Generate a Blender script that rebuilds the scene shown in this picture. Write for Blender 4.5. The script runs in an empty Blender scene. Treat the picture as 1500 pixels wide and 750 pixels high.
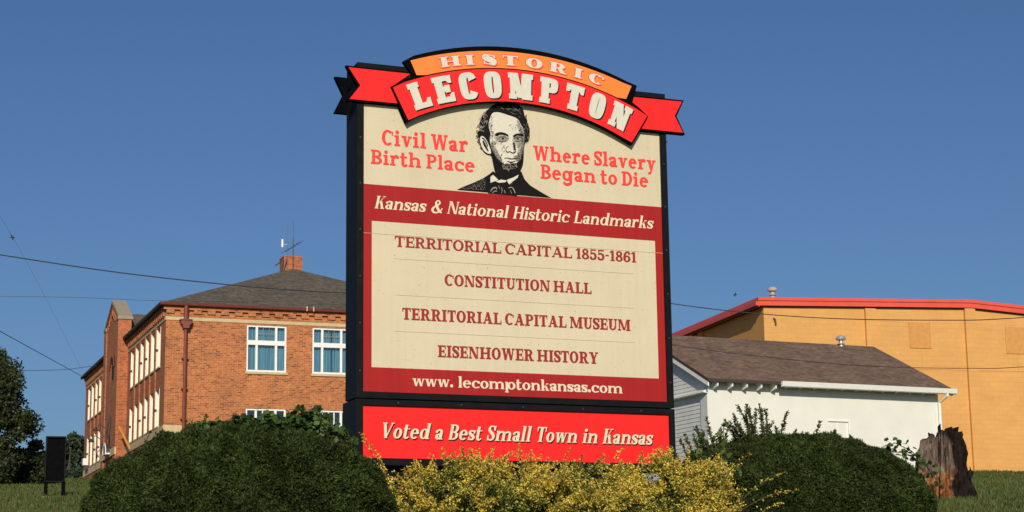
import bpy, math, random
import numpy as np
from math import sin, cos, pi, radians as rad
from mathutils import Vector, Matrix

random.seed(7)
RNG = np.random.default_rng(7)
S = bpy.context.scene
COL = S.collection

# ------------------------------------------------------------------ camera, world, sun, exposure
cam_d = bpy.data.cameras.new('camera'); cam = bpy.data.objects.new('camera', cam_d); COL.objects.link(cam)
FPX, PITCH, ROLL = 2707.57, rad(10.9901), rad(-0.74633)
cam_d.sensor_width = 36.0; cam_d.sensor_fit = 'HORIZONTAL'; cam_d.lens = FPX / 1500 * 36
cam_d.clip_start = 0.1; cam_d.clip_end = 5000
fw = Vector((0, cos(PITCH), sin(PITCH))); up0 = Vector((0, -sin(PITCH), cos(PITCH))); rt0 = Vector((1, 0, 0))
rt = rt0 * cos(ROLL) + up0 * sin(ROLL); up = -rt0 * sin(ROLL) + up0 * cos(ROLL)
m = Matrix.Identity(4)
for i in range(3):
    m[i][0] = rt[i]; m[i][1] = up[i]; m[i][2] = -fw[i]
m[2][3] = 1.6
cam.matrix_world = m
S.camera = cam

SUN_EL, SUN_AZ = rad(25), rad(1.5)          # azimuth measured from straight behind the camera, positive to its right
sdir = Vector((sin(SUN_AZ) * cos(SUN_EL), -cos(SUN_AZ) * cos(SUN_EL), sin(SUN_EL)))
W = bpy.data.worlds.new("World"); S.world = W; W.use_nodes = True
wn = W.node_tree.nodes; wl = W.node_tree.links
sky = wn.new('ShaderNodeTexSky'); sky.sky_type = 'NISHITA'; sky.sun_disc = False
sky.sun_elevation = SUN_EL; sky.sun_rotation = math.atan2(sdir.x, sdir.y)
sky.altitude = 300; sky.air_density = 1.0; sky.dust_density = 1.7; sky.ozone_density = 3.0
bg = wn['Background']; bg.inputs['Strength'].default_value = 0.0555
tint = wn.new('ShaderNodeMix'); tint.data_type = 'RGBA'; tint.blend_type = 'MULTIPLY'; tint.inputs[0].default_value = 1.0
tint.inputs[7].default_value = (0.755, 0.965, 1.25, 1)      # deep polarised blue of the whole sky
wl.new(sky.outputs[0], tint.inputs[6]); wl.new(tint.outputs[2], bg.inputs['Color'])
sl = bpy.data.lights.new('sun', 'SUN'); sl.energy = 3.9; sl.angle = rad(0.53); sl.color = (1.0, 0.90, 0.74)
sun = bpy.data.objects.new('sun', sl); COL.objects.link(sun)
sun.location = (0, -20, 30)
sun.rotation_euler = sdir.to_track_quat('Z', 'Y').to_euler()
S.view_settings.view_transform = 'Standard'; S.view_settings.look = 'None'
S.view_settings.gamma = 1.0; S.view_settings.exposure = 0.0; S.view_settings.use_curve_mapping = False

# ------------------------------------------------------------------ helpers
def smooth(a, b, t):
    t = np.clip((t - a) / (b - a), 0, 1); return t * t * (3 - 2 * t)
def ground(x, y):
    x = np.asarray(x, float); y = np.asarray(y, float)
    lin = 0.64 + 0.084 * np.minimum(y, 100.0)
    z = lin * smooth(3.0, 13.0, y)
    z = np.where(y > 90, z + 0, z)
    far = smooth(95, 135, y)
    z = z * (1 - far) + far * (8.6 - 0.012 * np.clip(y - 110, 0, 400))
    bump = 0.05 * np.sin(x * 0.7 + 1.3) * np.sin(y * 0.45) + 0.03 * np.sin(x * 1.9 + y * 0.8)
    return z + bump * smooth(14, 24, y)
def gz(x, y): return float(ground(x, y))

def tag(o, label=None, cat=None, group=None, kind=None):
    if label: o['label'] = label
    if cat: o['category'] = cat
    if group: o['group'] = group
    if kind: o['kind'] = kind
    return o
def empty(name, loc, yaw=0.0, label=None, cat=None, group=None):
    o = bpy.data.objects.new(name, None); COL.objects.link(o)
    o.location = loc; o.rotation_euler = (0, 0, yaw); o.empty_display_size = 0.2
    return tag(o, label, cat, group)

class MB:
    """collects faces and links them as ONE mesh object"""
    def __init__(s): s.v = []; s.f = []; s.m = []
    def poly(s, pts, mi=0):
        b = len(s.v); s.v += [tuple(p) for p in pts]; s.f.append(tuple(range(b, b + len(pts)))); s.m.append(mi)
    def box(s, x0, y0, z0, x1, y1, z1, mi=0):
        b = len(s.v)
        s.v += [(x0,y0,z0),(x1,y0,z0),(x1,y1,z0),(x0,y1,z0),(x0,y0,z1),(x1,y0,z1),(x1,y1,z1),(x0,y1,z1)]
        for q in ((0,3,2,1),(4,5,6,7),(0,1,5,4),(1,2,6,5),(2,3,7,6),(3,0,4,7)):
            s.f.append(tuple(b + i for i in q)); s.m.append(mi)
    def prism(s, outline, axis, a, b, mi=0):
        """outline: 2D points; extruded along axis ('x','y','z') between a and b"""
        def P(p, t): return {'y': (p[0], t, p[1]), 'x': (t, p[0], p[1]), 'z': (p[0], p[1], t)}[axis]
        n = len(outline); i0 = len(s.v)
        s.v += [P(p, a) for p in outline] + [P(p, b) for p in outline]
        s.f.append(tuple(i0 + i for i in range(n))); s.m.append(mi)
        s.f.append(tuple(i0 + n + i for i in reversed(range(n)))); s.m.append(mi)
        for i in range(n):
            j = (i + 1) % n
            s.f.append((i0 + i, i0 + n + i, i0 + n + j, i0 + j)); s.m.append(mi)
    def tube(s, pts, r, n=6, mi=0, cap=True):
        pts = [Vector(p) for p in pts]; rr = r if isinstance(r, (list, tuple)) else [r] * len(pts)
        base = len(s.v)
        for i, p in enumerate(pts):
            t = (pts[min(i + 1, len(pts) - 1)] - pts[max(i - 1, 0)]).normalized()
            a = t.orthogonal().normalized() if abs(t.z) > 0.99 else Vector((0, 0, 1)).cross(t).normalized()
            b = t.cross(a)
            for k in range(n):
                an = 2 * pi * k / n; s.v.append(tuple(p + a * (cos(an) * rr[i]) + b * (sin(an) * rr[i])))
        for i in range(len(pts) - 1):
            for k in range(n):
                k2 = (k + 1) % n
                s.f.append((base + i*n + k, base + i*n + k2, base + (i+1)*n + k2, base + (i+1)*n + k)); s.m.append(mi)
        if cap:
            s.f.append(tuple(base + k for k in reversed(range(n)))); s.m.append(mi)
            s.f.append(tuple(base + (len(pts)-1)*n + k for k in range(n))); s.m.append(mi)
    def build(s, name, mats, parent=None, smooth_=False, bevel=0.0):
        me = bpy.data.meshes.new(name); me.from_pydata(s.v, [], s.f)
        for mt in (mats if isinstance(mats, (list, tuple)) else [mats]): me.materials.append(mt)
        me.polygons.foreach_set('material_index', s.m)
        if smooth_: me.polygons.foreach_set('use_smooth', [True] * len(s.f))
        me.update()
        o = bpy.data.objects.new(name, me); COL.objects.link(o)
        if parent: o.parent = parent
        if bevel:
            b = o.modifiers.new('bevel', 'BEVEL'); b.width = bevel; b.segments = 2; b.limit_method = 'ANGLE'
        return o

def quads_obj(name, V, mi, mats, parent=None, nv=4):
    """V: (n, nv, 3) loose faces as one mesh"""
    n = len(V); me = bpy.data.meshes.new(name)
    me.vertices.add(n * nv); me.vertices.foreach_set('co', np.ascontiguousarray(V, dtype=np.float32).ravel())
    me.loops.add(n * nv); me.loops.foreach_set('vertex_index', np.arange(n * nv, dtype=np.int32))
    me.polygons.add(n); me.polygons.foreach_set('loop_start', np.arange(0, n * nv, nv, dtype=np.int32))
    me.polygons.foreach_set('loop_total', np.full(n, nv, dtype=np.int32))
    for mt in mats: me.materials.append(mt)
    me.polygons.foreach_set('material_index', np.asarray(mi, dtype=np.int32))
    me.update(calc_edges=True); me.validate()
    o = bpy.data.objects.new(name, me); COL.objects.link(o)
    if parent: o.parent = parent
    return o

# ------------------------------------------------------------------ materials
def nodes(name):
    mt = bpy.data.materials.new(name); mt.use_nodes = True
    nt = mt.node_tree; return mt, nt, nt.nodes['Principled BSDF']
def coords(nt, scale=(1, 1, 1)):
    tc = nt.nodes.new('ShaderNodeTexCoord'); mp = nt.nodes.new('ShaderNodeMapping'); mp.inputs['Scale'].default_value = scale
    nt.links.new(tc.outputs['Object'], mp.inputs['Vector']); return mp.outputs[0]
def noise(nt, vec, scale, detail=4, rough=0.6):
    n = nt.nodes.new('ShaderNodeTexNoise'); n.inputs['Scale'].default_value = scale; n.inputs['Detail'].default_value = detail
    n.inputs['Roughness'].default_value = rough; nt.links.new(vec, n.inputs['Vector']); return n.outputs['Fac']
def ramp(nt, fac, stops):
    r = nt.nodes.new('ShaderNodeValToRGB'); e = r.color_ramp.elements
    while len(e) < len(stops): e.new(0.5)
    for el, (p, c) in zip(e, stops):
        el.position = p; el.color = (*c, 1) if len(c) == 3 else c
    nt.links.new(fac, r.inputs[0]); return r.outputs[0]
def mix(nt, fac, a, b, mode='MIX'):
    x = nt.nodes.new('ShaderNodeMix'); x.data_type = 'RGBA'; x.blend_type = mode
    for sock, v in ((x.inputs[0], fac), (x.inputs[6], a), (x.inputs[7], b)):
        if isinstance(v, bpy.types.NodeSocket): nt.links.new(v, sock)
        elif isinstance(v, (int, float)): sock.default_value = v
        else: sock.default_value = (*v, 1)
    return x.outputs[2]
def bump(nt, p, h, strength=0.3, dist=0.02):
    b = nt.nodes.new('ShaderNodeBump'); b.inputs['Strength'].default_value = strength; b.inputs['Distance'].default_value = dist
    nt.links.new(h, b.inputs['Height']); nt.links.new(b.outputs[0], p.inputs['Normal'])
def scl(c, k): return tuple(min(1, x * k) for x in c)
def plain(name, c, rough=0.6, var=0.12, scale=6.0, metal=0.0, bmp=0.0, stretch=(1, 1, 1), spec=0.5):
    mt, nt, p = nodes(name)
    v = coords(nt, stretch); n = noise(nt, v, scale)
    nt.links.new(ramp(nt, n, [(0.3, scl(c, 1 - var)), (0.7, scl(c, 1 + var))]), p.inputs['Base Color'])
    p.inputs['Roughness'].default_value = rough; p.inputs['Metallic'].default_value = metal
    p.inputs['Specular IOR Level'].default_value = spec
    if bmp: bump(nt, p, n, bmp, 0.01)
    return mt
def speckled(name, c, speck, rough=0.45, scale=60, th=0.70, streak=0.06):
    """paint film with specks of dirt and faint vertical streaks"""
    mt, nt, p = nodes(name); v = coords(nt); vs = coords(nt, (14, 14, 0.7))
    st = ramp(nt, noise(nt, vs, 1.5, 3), [(0.35, scl(c, 1 - streak)), (0.65, scl(c, 1 + streak * 0.4))])
    st = mix(nt, 1.0, st, ramp(nt, noise(nt, v, 1.3, 5, 0.65), [(0.3, (0.93, 0.92, 0.91)), (0.7, (1.03, 1.03, 1.03))]), 'MULTIPLY')
    sp = ramp(nt, noise(nt, v, scale, 2, 0.7), [(th, (0, 0, 0)), (th + 0.05, (1, 1, 1))])
    nt.links.new(mix(nt, sp, st, speck), p.inputs['Base Color'])
    p.inputs['Roughness'].default_value = rough; p.inputs['Specular IOR Level'].default_value = 0.2; return mt
def brick(name, c1, c2, mortar, dark, bw=0.215, bh=0.075, mo=0.011):
    mt, nt, p = nodes(name)
    tc = nt.nodes.new('ShaderNodeTexCoord'); sx = nt.nodes.new('ShaderNodeSeparateXYZ'); nt.links.new(tc.outputs['Object'], sx.inputs[0])
    ad = nt.nodes.new('ShaderNodeMath'); nt.links.new(sx.outputs[0], ad.inputs[0]); nt.links.new(sx.outputs[1], ad.inputs[1])
    cb = nt.nodes.new('ShaderNodeCombineXYZ'); nt.links.new(ad.outputs[0], cb.inputs[0]); nt.links.new(sx.outputs[2], cb.inputs[1])
    def br(c1, c2, mo_c):
        b = nt.nodes.new('ShaderNodeTexBrick'); b.inputs['Scale'].default_value = 1.0
        b.inputs['Brick Width'].default_value = bw; b.inputs['Row Height'].default_value = bh; b.inputs['Mortar Size'].default_value = mo
        b.inputs['Mortar Smooth'].default_value = 0.3; b.inputs['Bias'].default_value = 0.0
        b.inputs['Color1'].default_value = (*c1, 1); b.inputs['Color2'].default_value = (*c2, 1); b.inputs['Mortar'].default_value = (*mo_c, 1)
        nt.links.new(cb.outputs[0], b.inputs['Vector']); return b
    b = br(c1, c2, mortar)
    mask = br((0, 0, 0), (1, 1, 1), (0, 0, 0))
    # some much darker, burnt bricks and large soft colour drift
    dk = ramp(nt, mask.outputs['Color'], [(0.74, (0, 0, 0)), (1.0, (0.8, 0.8, 0.8))])
    col = mix(nt, dk, b.outputs['Color'], dark)
    n = noise(nt, cb.outputs[0], 0.9, 5)
    col = mix(nt, 1.0, col, ramp(nt, n, [(0.3, (0.80, 0.80, 0.80)), (0.7, (1.08, 1.06, 1.04))]), 'MULTIPLY')
    n2 = noise(nt, cb.outputs[0], 7.0, 4)
    col = mix(nt, 1.0, col, ramp(nt, n2, [(0.3, (0.72, 0.70, 0.68)), (0.68, (1.13, 1.13, 1.13))]), 'MULTIPLY')
    nt.links.new(col, p.inputs['Base Color']); p.inputs['Roughness'].default_value = 0.9
    bump(nt, p, b.outputs['Fac'], -0.4, 0.01)
    return mt
def shingle(name, c1, c2, gap, axis_swap=False):
    """courses of roof shingles; rows follow height"""
    mt, nt, p = nodes(name)
    tc = nt.nodes.new('ShaderNodeTexCoord'); sx = nt.nodes.new('ShaderNodeSeparateXYZ'); nt.links.new(tc.outputs['Object'], sx.inputs[0])
    cb = nt.nodes.new('ShaderNodeCombineXYZ')
    nt.links.new(sx.outputs[1 if axis_swap else 0], cb.inputs[0]); nt.links.new(sx.outputs[2], cb.inputs[1])
    b = nt.nodes.new('ShaderNodeTexBrick'); b.inputs['Scale'].default_value = 1.0
    b.inputs['Brick Width'].default_value = 0.28; b.inputs['Row Height'].default_value = 0.062; b.inputs['Mortar Size'].default_value = 0.006
    b.inputs['Color1'].default_value = (*c1, 1); b.inputs['Color2'].default_value = (*c2, 1); b.inputs['Mortar'].default_value = (*gap, 1)
    b.inputs['Bias'].default_value = -0.1
    nt.links.new(cb.outputs[0], b.inputs['Vector'])
    n = noise(nt, cb.outputs[0], 6.0, 6, 0.7); n2 = noise(nt, cb.outputs[0], 0.6, 3)
    col = mix(nt, 1.0, b.outputs['Color'], ramp(nt, n, [(0.3, (0.6, 0.6, 0.6)), (0.7, (1.35, 1.33, 1.3))]), 'MULTIPLY')
    col = mix(nt, 1.0, col, ramp(nt, n2, [(0.3, (0.85, 0.85, 0.85)), (0.7, (1.1, 1.1, 1.1))]), 'MULTIPLY')
    nt.links.new(col, p.inputs['Base Color']); p.inputs['Roughness'].default_value = 0.95
    bump(nt, p, b.outputs['Fac'], -0.5, 0.02); return mt
def leafmat(name, c, var=0.35, rough=0.55, trans=0.25, scale=3.0):
    mt, nt, p = nodes(name)
    v = coords(nt); n = noise(nt, v, scale, 5); n2 = noise(nt, v, scale * 14, 2)
    col = ramp(nt, n, [(0.3, scl(c, 1 - var)), (0.7, scl(c, 1 + var))])
    col = mix(nt, 1.0, col, ramp(nt, n2, [(0.3, (0.7, 0.7, 0.7)), (0.7, (1.3, 1.3, 1.25))]), 'MULTIPLY')
    nt.links.new(col, p.inputs['Base Color']); p.inputs['Roughness'].default_value = rough
    p.inputs['Specular IOR Level'].default_value = 0.08 if trans < .12 else 0.25
    if trans:
        tr = nt.nodes.new('ShaderNodeBsdfTranslucent'); nt.links.new(col, tr.inputs['Color'])
        ms = nt.nodes.new('ShaderNodeMixShader'); ms.inputs[0].default_value = trans
        nt.links.new(p.outputs[0], ms.inputs[1]); nt.links.new(tr.outputs[0], ms.inputs[2])
        nt.links.new(ms.outputs[0], nt.nodes['Material Output'].inputs['Surface'])
    return mt
def glass(name, tint=(0.9, 0.95, 1.0), refl=0.10):
    mt, nt, p = nodes(name)
    t = nt.nodes.new('ShaderNodeBsdfTransparent'); t.inputs[0].default_value = (*tint, 1)
    g = nt.nodes.new('ShaderNodeBsdfGlossy'); g.inputs['Roughness'].default_value = 0.03
    fr = nt.nodes.new('ShaderNodeFresnel'); fr.inputs[0].default_value = 1.5
    ad = nt.nodes.new('ShaderNodeMath'); ad.operation = 'ADD'; ad.inputs[1].default_value = refl; nt.links.new(fr.outputs[0], ad.inputs[0])
    ms = nt.nodes.new('ShaderNodeMixShader'); nt.links.new(ad.outputs[0], ms.inputs[0])
    nt.links.new(t.outputs[0], ms.inputs[1]); nt.links.new(g.outputs[0], ms.inputs[2])
    nt.links.new(ms.outputs[0], nt.nodes['Material Output'].inputs['Surface']); return mt

M = {}
M['black'] = plain('black_paint', (0.009, 0.0095, 0.011), 0.5, 0.25, 9, spec=0.07)
M['blackedge'] = plain('black_return', (0.005, 0.005, 0.006), 0.8, 0.25, 9, spec=0.0)
M['cream'] = speckled('cream_vinyl', (0.655, 0.575, 0.40), (0.36, 0.285, 0.18), 0.5, 46, 0.655, 0.032)
M['creamtext'] = plain('cream_ink', (0.74, 0.66, 0.47), 0.45, 0.05, 20)
M['greytext'] = plain('stone_ink', (0.66, 0.64, 0.53), 0.45, 0.06, 14)
M['darkred'] = speckled('maroon_vinyl', (0.38, 0.020, 0.018), (0.26, 0.016, 0.014), 0.40, 50, 0.70, 0.08)
M['red'] = speckled('red_vinyl', (0.93, 0.026, 0.024), (0.70, 0.02, 0.018), 0.40, 40, 0.72, 0.06)
M['redtext'] = plain('red_ink', (0.86, 0.045, 0.035), 0.45, 0.05, 20)
M['maroontext'] = plain('maroon_ink', (0.32, 0.016, 0.014), 0.45, 0.06, 20)
M['orange'] = plain('orange_vinyl', (0.93, 0.235, 0.035), 0.42, 0.05, 8)
M['ink'] = plain('black_ink', (0.009, 0.008, 0.008), 0.6, 0.2, 30, spec=0.1)
M['inkgrey'] = plain('grey_ink', (0.16, 0.145, 0.12), 0.5, 0.2, 30)
M['inkmid'] = plain('mid_ink', (0.30, 0.275, 0.225), 0.5, 0.2, 30)
M['skinshade'] = plain('portrait_half_tone', (0.46, 0.43, 0.345), 0.5, 0.15, 40)
M['skin'] = plain('portrait_paper', (0.68, 0.64, 0.52), 0.45, 0.05, 30)
M['tanline'] = plain('tan_line', (0.585, 0.50, 0.325), 0.5, 0.05, 30)
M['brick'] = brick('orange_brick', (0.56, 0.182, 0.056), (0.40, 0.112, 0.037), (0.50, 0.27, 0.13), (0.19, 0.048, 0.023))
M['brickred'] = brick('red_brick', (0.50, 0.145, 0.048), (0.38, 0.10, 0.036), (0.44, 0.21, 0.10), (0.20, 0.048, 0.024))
M['stone'] = plain('limestone', (0.56, 0.42, 0.24), 0.85, 0.12, 3.5, bmp=0.1)
M['coping'] = plain('coping_stone', (0.30, 0.25, 0.18), 0.85, 0.15, 3.5)
M['gutter'] = plain('maroon_gutter', (0.14, 0.028, 0.022), 0.5, 0.2, 5)
M['downspout'] = plain('rust_downspout', (0.19, 0.042, 0.026), 0.5, 0.2, 5)
M['soffit'] = plain('dark_soffit', (0.05, 0.035, 0.025), 0.8, 0.2, 5)
M['white'] = plain('white_trim', (0.80, 0.79, 0.74), 0.5, 0.05, 6)
M['creamwood'] = plain('cream_window_paint', (0.74, 0.71, 0.58), 0.55, 0.06, 4)
M['curtain'] = plain('teal_curtain', (0.10, 0.27, 0.34), 0.9, 0.25, 5, stretch=(8, 8, 0.3))
M['darkroom'] = plain('dark_interior', (0.018, 0.019, 0.02), 0.9, 0.2, 4)
M['glass'] = glass('window_glass')
M['roof_grey'] = shingle('grey_shingle', (0.150, 0.125, 0.092), (0.085, 0.072, 0.055), (0.02, 0.018, 0.015))
M['roof_grey_side'] = shingle('grey_shingle_side', (0.150, 0.125, 0.092), (0.085, 0.072, 0.055), (0.02, 0.018, 0.015), True)
M['roof_brown'] = shingle('brown_shingle', (0.225, 0.142, 0.097), (0.135, 0.084, 0.060), (0.05, 0.032, 0.023))
M['whitewall'] = plain('white_wall_paint', (0.725, 0.72, 0.65), 0.7, 0.05, 1.1)
M['grayside'] = plain('white_siding_paint', (0.64, 0.645, 0.62), 0.7, 0.08, 2)
M['yellow'] = None
M['redmetal'] = plain('red_fascia_metal', (0.70, 0.088, 0.052), 0.4, 0.08, 2, stretch=(1, 1, 0.2))
M['galv'] = plain('galvanised_metal', (0.48, 0.50, 0.50), 0.4, 0.2, 8, metal=0.5)
M['darkmetal'] = plain('dark_metal', (0.035, 0.035, 0.04), 0.5, 0.2, 8)
M['bluegrey'] = plain('antenna_metal', (0.06, 0.075, 0.14), 0.5, 0.2, 8)
M['yellowpole'] = plain('yellow_paint', (0.75, 0.33, 0.03), 0.5, 0.06, 8)
M['wire'] = plain('cable_black', (0.012, 0.012, 0.014), 0.7, 0.1, 8)
M['wirethin'] = plain('cable_grey', (0.06, 0.065, 0.08), 0.7, 0.1, 8)
M['polewood'] = plain('pole_wood', (0.14, 0.09, 0.06), 0.9, 0.3, 4, stretch=(6, 6, 0.5))
M['bark'] = plain('bark', (0.075, 0.055, 0.04), 0.95, 0.4, 8, bmp=0.4, stretch=(3, 3, 0.6))
M['twig'] = plain('twig', (0.07, 0.05, 0.03), 0.9, 0.3, 10)
def cmu():
    mt, nt, p = nodes('yellow_block_paint')
    tc = nt.nodes.new('ShaderNodeTexCoord'); sx = nt.nodes.new('ShaderNodeSeparateXYZ'); nt.links.new(tc.outputs['Object'], sx.inputs[0])
    ad = nt.nodes.new('ShaderNodeMath'); nt.links.new(sx.outputs[0], ad.inputs[0]); nt.links.new(sx.outputs[1], ad.inputs[1])
    cb = nt.nodes.new('ShaderNodeCombineXYZ'); nt.links.new(ad.outputs[0], cb.inputs[0]); nt.links.new(sx.outputs[2], cb.inputs[1])
    b = nt.nodes.new('ShaderNodeTexBrick'); b.inputs['Scale'].default_value = 1; b.inputs['Brick Width'].default_value = 0.4; b.inputs['Row Height'].default_value = 0.2
    b.inputs['Mortar Size'].default_value = 0.006; b.inputs['Color1'].default_value = (0.675, 0.352, 0.102, 1); b.inputs['Color2'].default_value = (0.645, 0.334, 0.096, 1)
    b.inputs['Mortar'].default_value = (0.58, 0.28, 0.073, 1); nt.links.new(cb.outputs[0], b.inputs['Vector'])
    n = noise(nt, cb.outputs[0], 0.8, 6); mp = nt.nodes.new('ShaderNodeMapping'); mp.inputs['Scale'].default_value = (0.6, 3.5, 1); nt.links.new(cb.outputs[0], mp.inputs[0])
    n2 = noise(nt, mp.outputs[0], 1.6, 6, 0.7)
    c = mix(nt, 1.0, b.outputs['Color'], ramp(nt, n, [(0.3, (0.93, 0.92, 0.9)), (0.7, (1.04, 1.04, 1.04))]), 'MULTIPLY')
    c = mix(nt, 1.0, c, ramp(nt, n2, [(0.25, (0.89, 0.87, 0.85)), (0.5, (1, 1, 1)), (0.75, (1.015, 1.015, 1.02))]), 'MULTIPLY')
    nt.links.new(c, p.inputs['Base Color']); p.inputs['Roughness'].default_value = 0.75
    bump(nt, p, b.outputs['Fac'], -0.25, 0.01); return mt
M['yellow'] = cmu()
M['patch'] = plain('painted_board_infill', (0.585, 0.275, 0.070), 0.75, 0.10, 5)

# ------------------------------------------------------------------ ground
def grass_mat():
    mt, nt, p = nodes('lawn_soil'); v = coords(nt)
    n = noise(nt, v, 0.35, 6, 0.65); n2 = noise(nt, v, 9, 5, 0.7)
    c = ramp(nt, n, [(0.3, (0.040, 0.062, 0.014)), (0.55, (0.064, 0.085, 0.022)), (0.75, (0.10, 0.10, 0.034))])
    c = mix(nt, 1.0, c, ramp(nt, n2, [(0.3, (0.55, 0.55, 0.5)), (0.7, (1.3, 1.3, 1.2))]), 'MULTIPLY')
    nt.links.new(c, p.inputs['Base Color']); p.inputs['Roughness'].default_value = 0.95
    bump(nt, p, n2, 0.6, 0.05); return mt
def make_ground():
    xs = np.unique(np.concatenate([np.linspace(-2500, -70, 14), np.linspace(-70, 70, 141), np.linspace(70, 2500, 14)]))
    ys = np.unique(np.concatenate([np.linspace(-400, -20, 8), np.linspace(-20, 140, 241), np.linspace(140, 3000, 20)]))
    X, Y = np.meshgrid(xs, ys); Z = ground(X, Y)
    me = bpy.data.meshes.new('ground'); nx, ny = len(xs), len(ys)
    V = np.stack([X, Y, Z], -1).reshape(-1, 3)
    i = np.arange((ny - 1) * nx).reshape(ny - 1, nx)[:, :-1].ravel()
    F = np.stack([i, i + 1, i + nx + 1, i + nx], 1)
    me.from_pydata(V.tolist(), [], F.tolist()); me.materials.append(grass_mat())
    me.polygons.foreach_set('use_smooth', [True] * len(F)); me.update()
    o = bpy.data.objects.new('ground', me); COL.objects.link(o); tag(o, kind='structure')
make_ground()
rm = MB(); rm.box(-200, -5.5, -0.2, 200, 2.6, 0.004)
tag(rm.build('road', plain('asphalt', (0.05, 0.05, 0.05), 0.9, 0.25, 12)), kind='structure')

def grass_blades():
    V = []; mi = []
    def patch(x0, x1, y0, y1, n, h):
        # density falls off with distance so that blades stay about a pixel wide
        y = y0 + (y1 - y0) * RNG.random(n) ** 1.3; x = x0 + (x1 - x0) * RNG.random(n)
        x = x * (y / y1) if abs(x0) > 1e-6 else x
        z = ground(x, y); a = RNG.random(n) * 2 * pi
        hh = h * (0.5 + RNG.random(n)) * (0.7 + 0.6 * (np.sin(x * 1.7) * np.sin(y * 0.6) * 0.5 + 0.5)); w = 0.009 + 0.00035 * y
        lx = (RNG.random(n) - .5) * 0.8 * hh; ly = (RNG.random(n) - .5) * 0.8 * hh
        b = np.stack([x, y, z - 0.01], 1); s = np.stack([np.cos(a) * w, np.sin(a) * w, 0 * a], 1)
        t = b + np.stack([lx, ly, hh], 1)
        V.append(np.stack([b - s, b + s, t], 1)); mi.append(RNG.choice(3, n, p=[.5, .3, .2]))
    patch(-30, -15, 26, 98, 80000, 0.10)
    patch(15, 28, 26, 86, 60000, 0.10)
    patch(-15, 15, 17, 76, 70000, 0.10)
    V = np.concatenate(V); mi = np.concatenate(mi)
    o = quads_obj('lawn_grass', V, mi, [leafmat('grass_green', (0.075, 0.112, 0.022), 0.4, scale=.5), leafmat('grass_olive', (0.10, 0.12, 0.030), 0.4, scale=.5), leafmat('grass_straw', (0.15, 0.13, 0.05), 0.3)], nv=3)
    tag(o, 'short green and straw coloured lawn grass on the slope', 'grass', kind='stuff')
grass_blades()

# ------------------------------------------------------------------ buildings
class BL:
    """part builder in a building's own frame: a = along the wall, d = inward depth, z absolute height"""
    def __init__(s, root, side, zb): s.mb = MB(); s.side = side; s.zb = zb; s.root = root
    def box(s, a0, d0, z0, a1, d1, z1, mi=0):
        x0, x1 = sorted((a0, a1)); y0, y1 = sorted((d0, d1)); zz0, zz1 = sorted((z0, z1))
        if s.side: x0, x1, y0, y1 = y0, y1, x0, x1
        s.mb.box(x0, y0, zz0 - s.zb, x1, y1, zz1 - s.zb, mi); return s
    def P(s, a, d, z): return (d, a, z - s.zb) if s.side else (a, d, z - s.zb)
    def poly(s, pts, mi=0): s.mb.poly([s.P(*p) for p in pts], mi); return s
    def done(s, name, mat, parent=None, **k): return s.mb.build(name, mat, parent or s.root, **k)
def holed_wall(b, a0, a1, z0, z1, holes, d=0.0, rev=0.16, mi=0):
    """sheet of wall at depth d with rectangular openings and their reveals"""
    A = sorted({a0, a1, *[h[0] for h in holes], *[h[2] for h in holes]}); Z = sorted({z0, z1, *[h[1] for h in holes], *[h[3] for h in holes]})
    for i in range(len(A) - 1):
        for j in range(len(Z) - 1):
            ca, cz = (A[i] + A[i+1]) / 2, (Z[j] + Z[j+1]) / 2
            if any(h[0] < ca < h[2] and h[1] < cz < h[3] for h in holes): continue
            b.poly([(A[i], d, Z[j]), (A[i+1], d, Z[j]), (A[i+1], d, Z[j+1]), (A[i], d, Z[j+1])], mi)
    for (x0, y0, x1, y1) in holes:
        for p in (((x0, y0), (x0, y1)), ((x1, y1), (x1, y0)), ((x0, y1), (x1, y1)), ((x1, y0), (x0, y0))):
            b.poly([(p[0][0], d, p[0][1]), (p[1][0], d, p[1][1]), (p[1][0], d + rev, p[1][1]), (p[0][0], d + rev, p[0][1])], mi)

def curtain(parent, side, zb, a0, a1, z0, z1, d, mat, seed):
    r = random.Random(seed); n = max(10, int((a1 - a0) / 0.03)); mb = MB(); ph = r.random() * 6
    pr = None
    for i in range(n + 1):
        a = a0 + (a1 - a0) * i / n; dd = d + 0.03 * sin(a * 46 + ph) + 0.012 * sin(a * 101 + 2 * ph)
        q = [((dd, a, z - zb) if side else (a, dd, z - zb)) for z in (z0, z1)]
        if pr: mb.poly([pr[0], q[0], q[1], pr[1]])
        pr = q
    return mb.build('curtain', mat, parent, smooth_=True)

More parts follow.
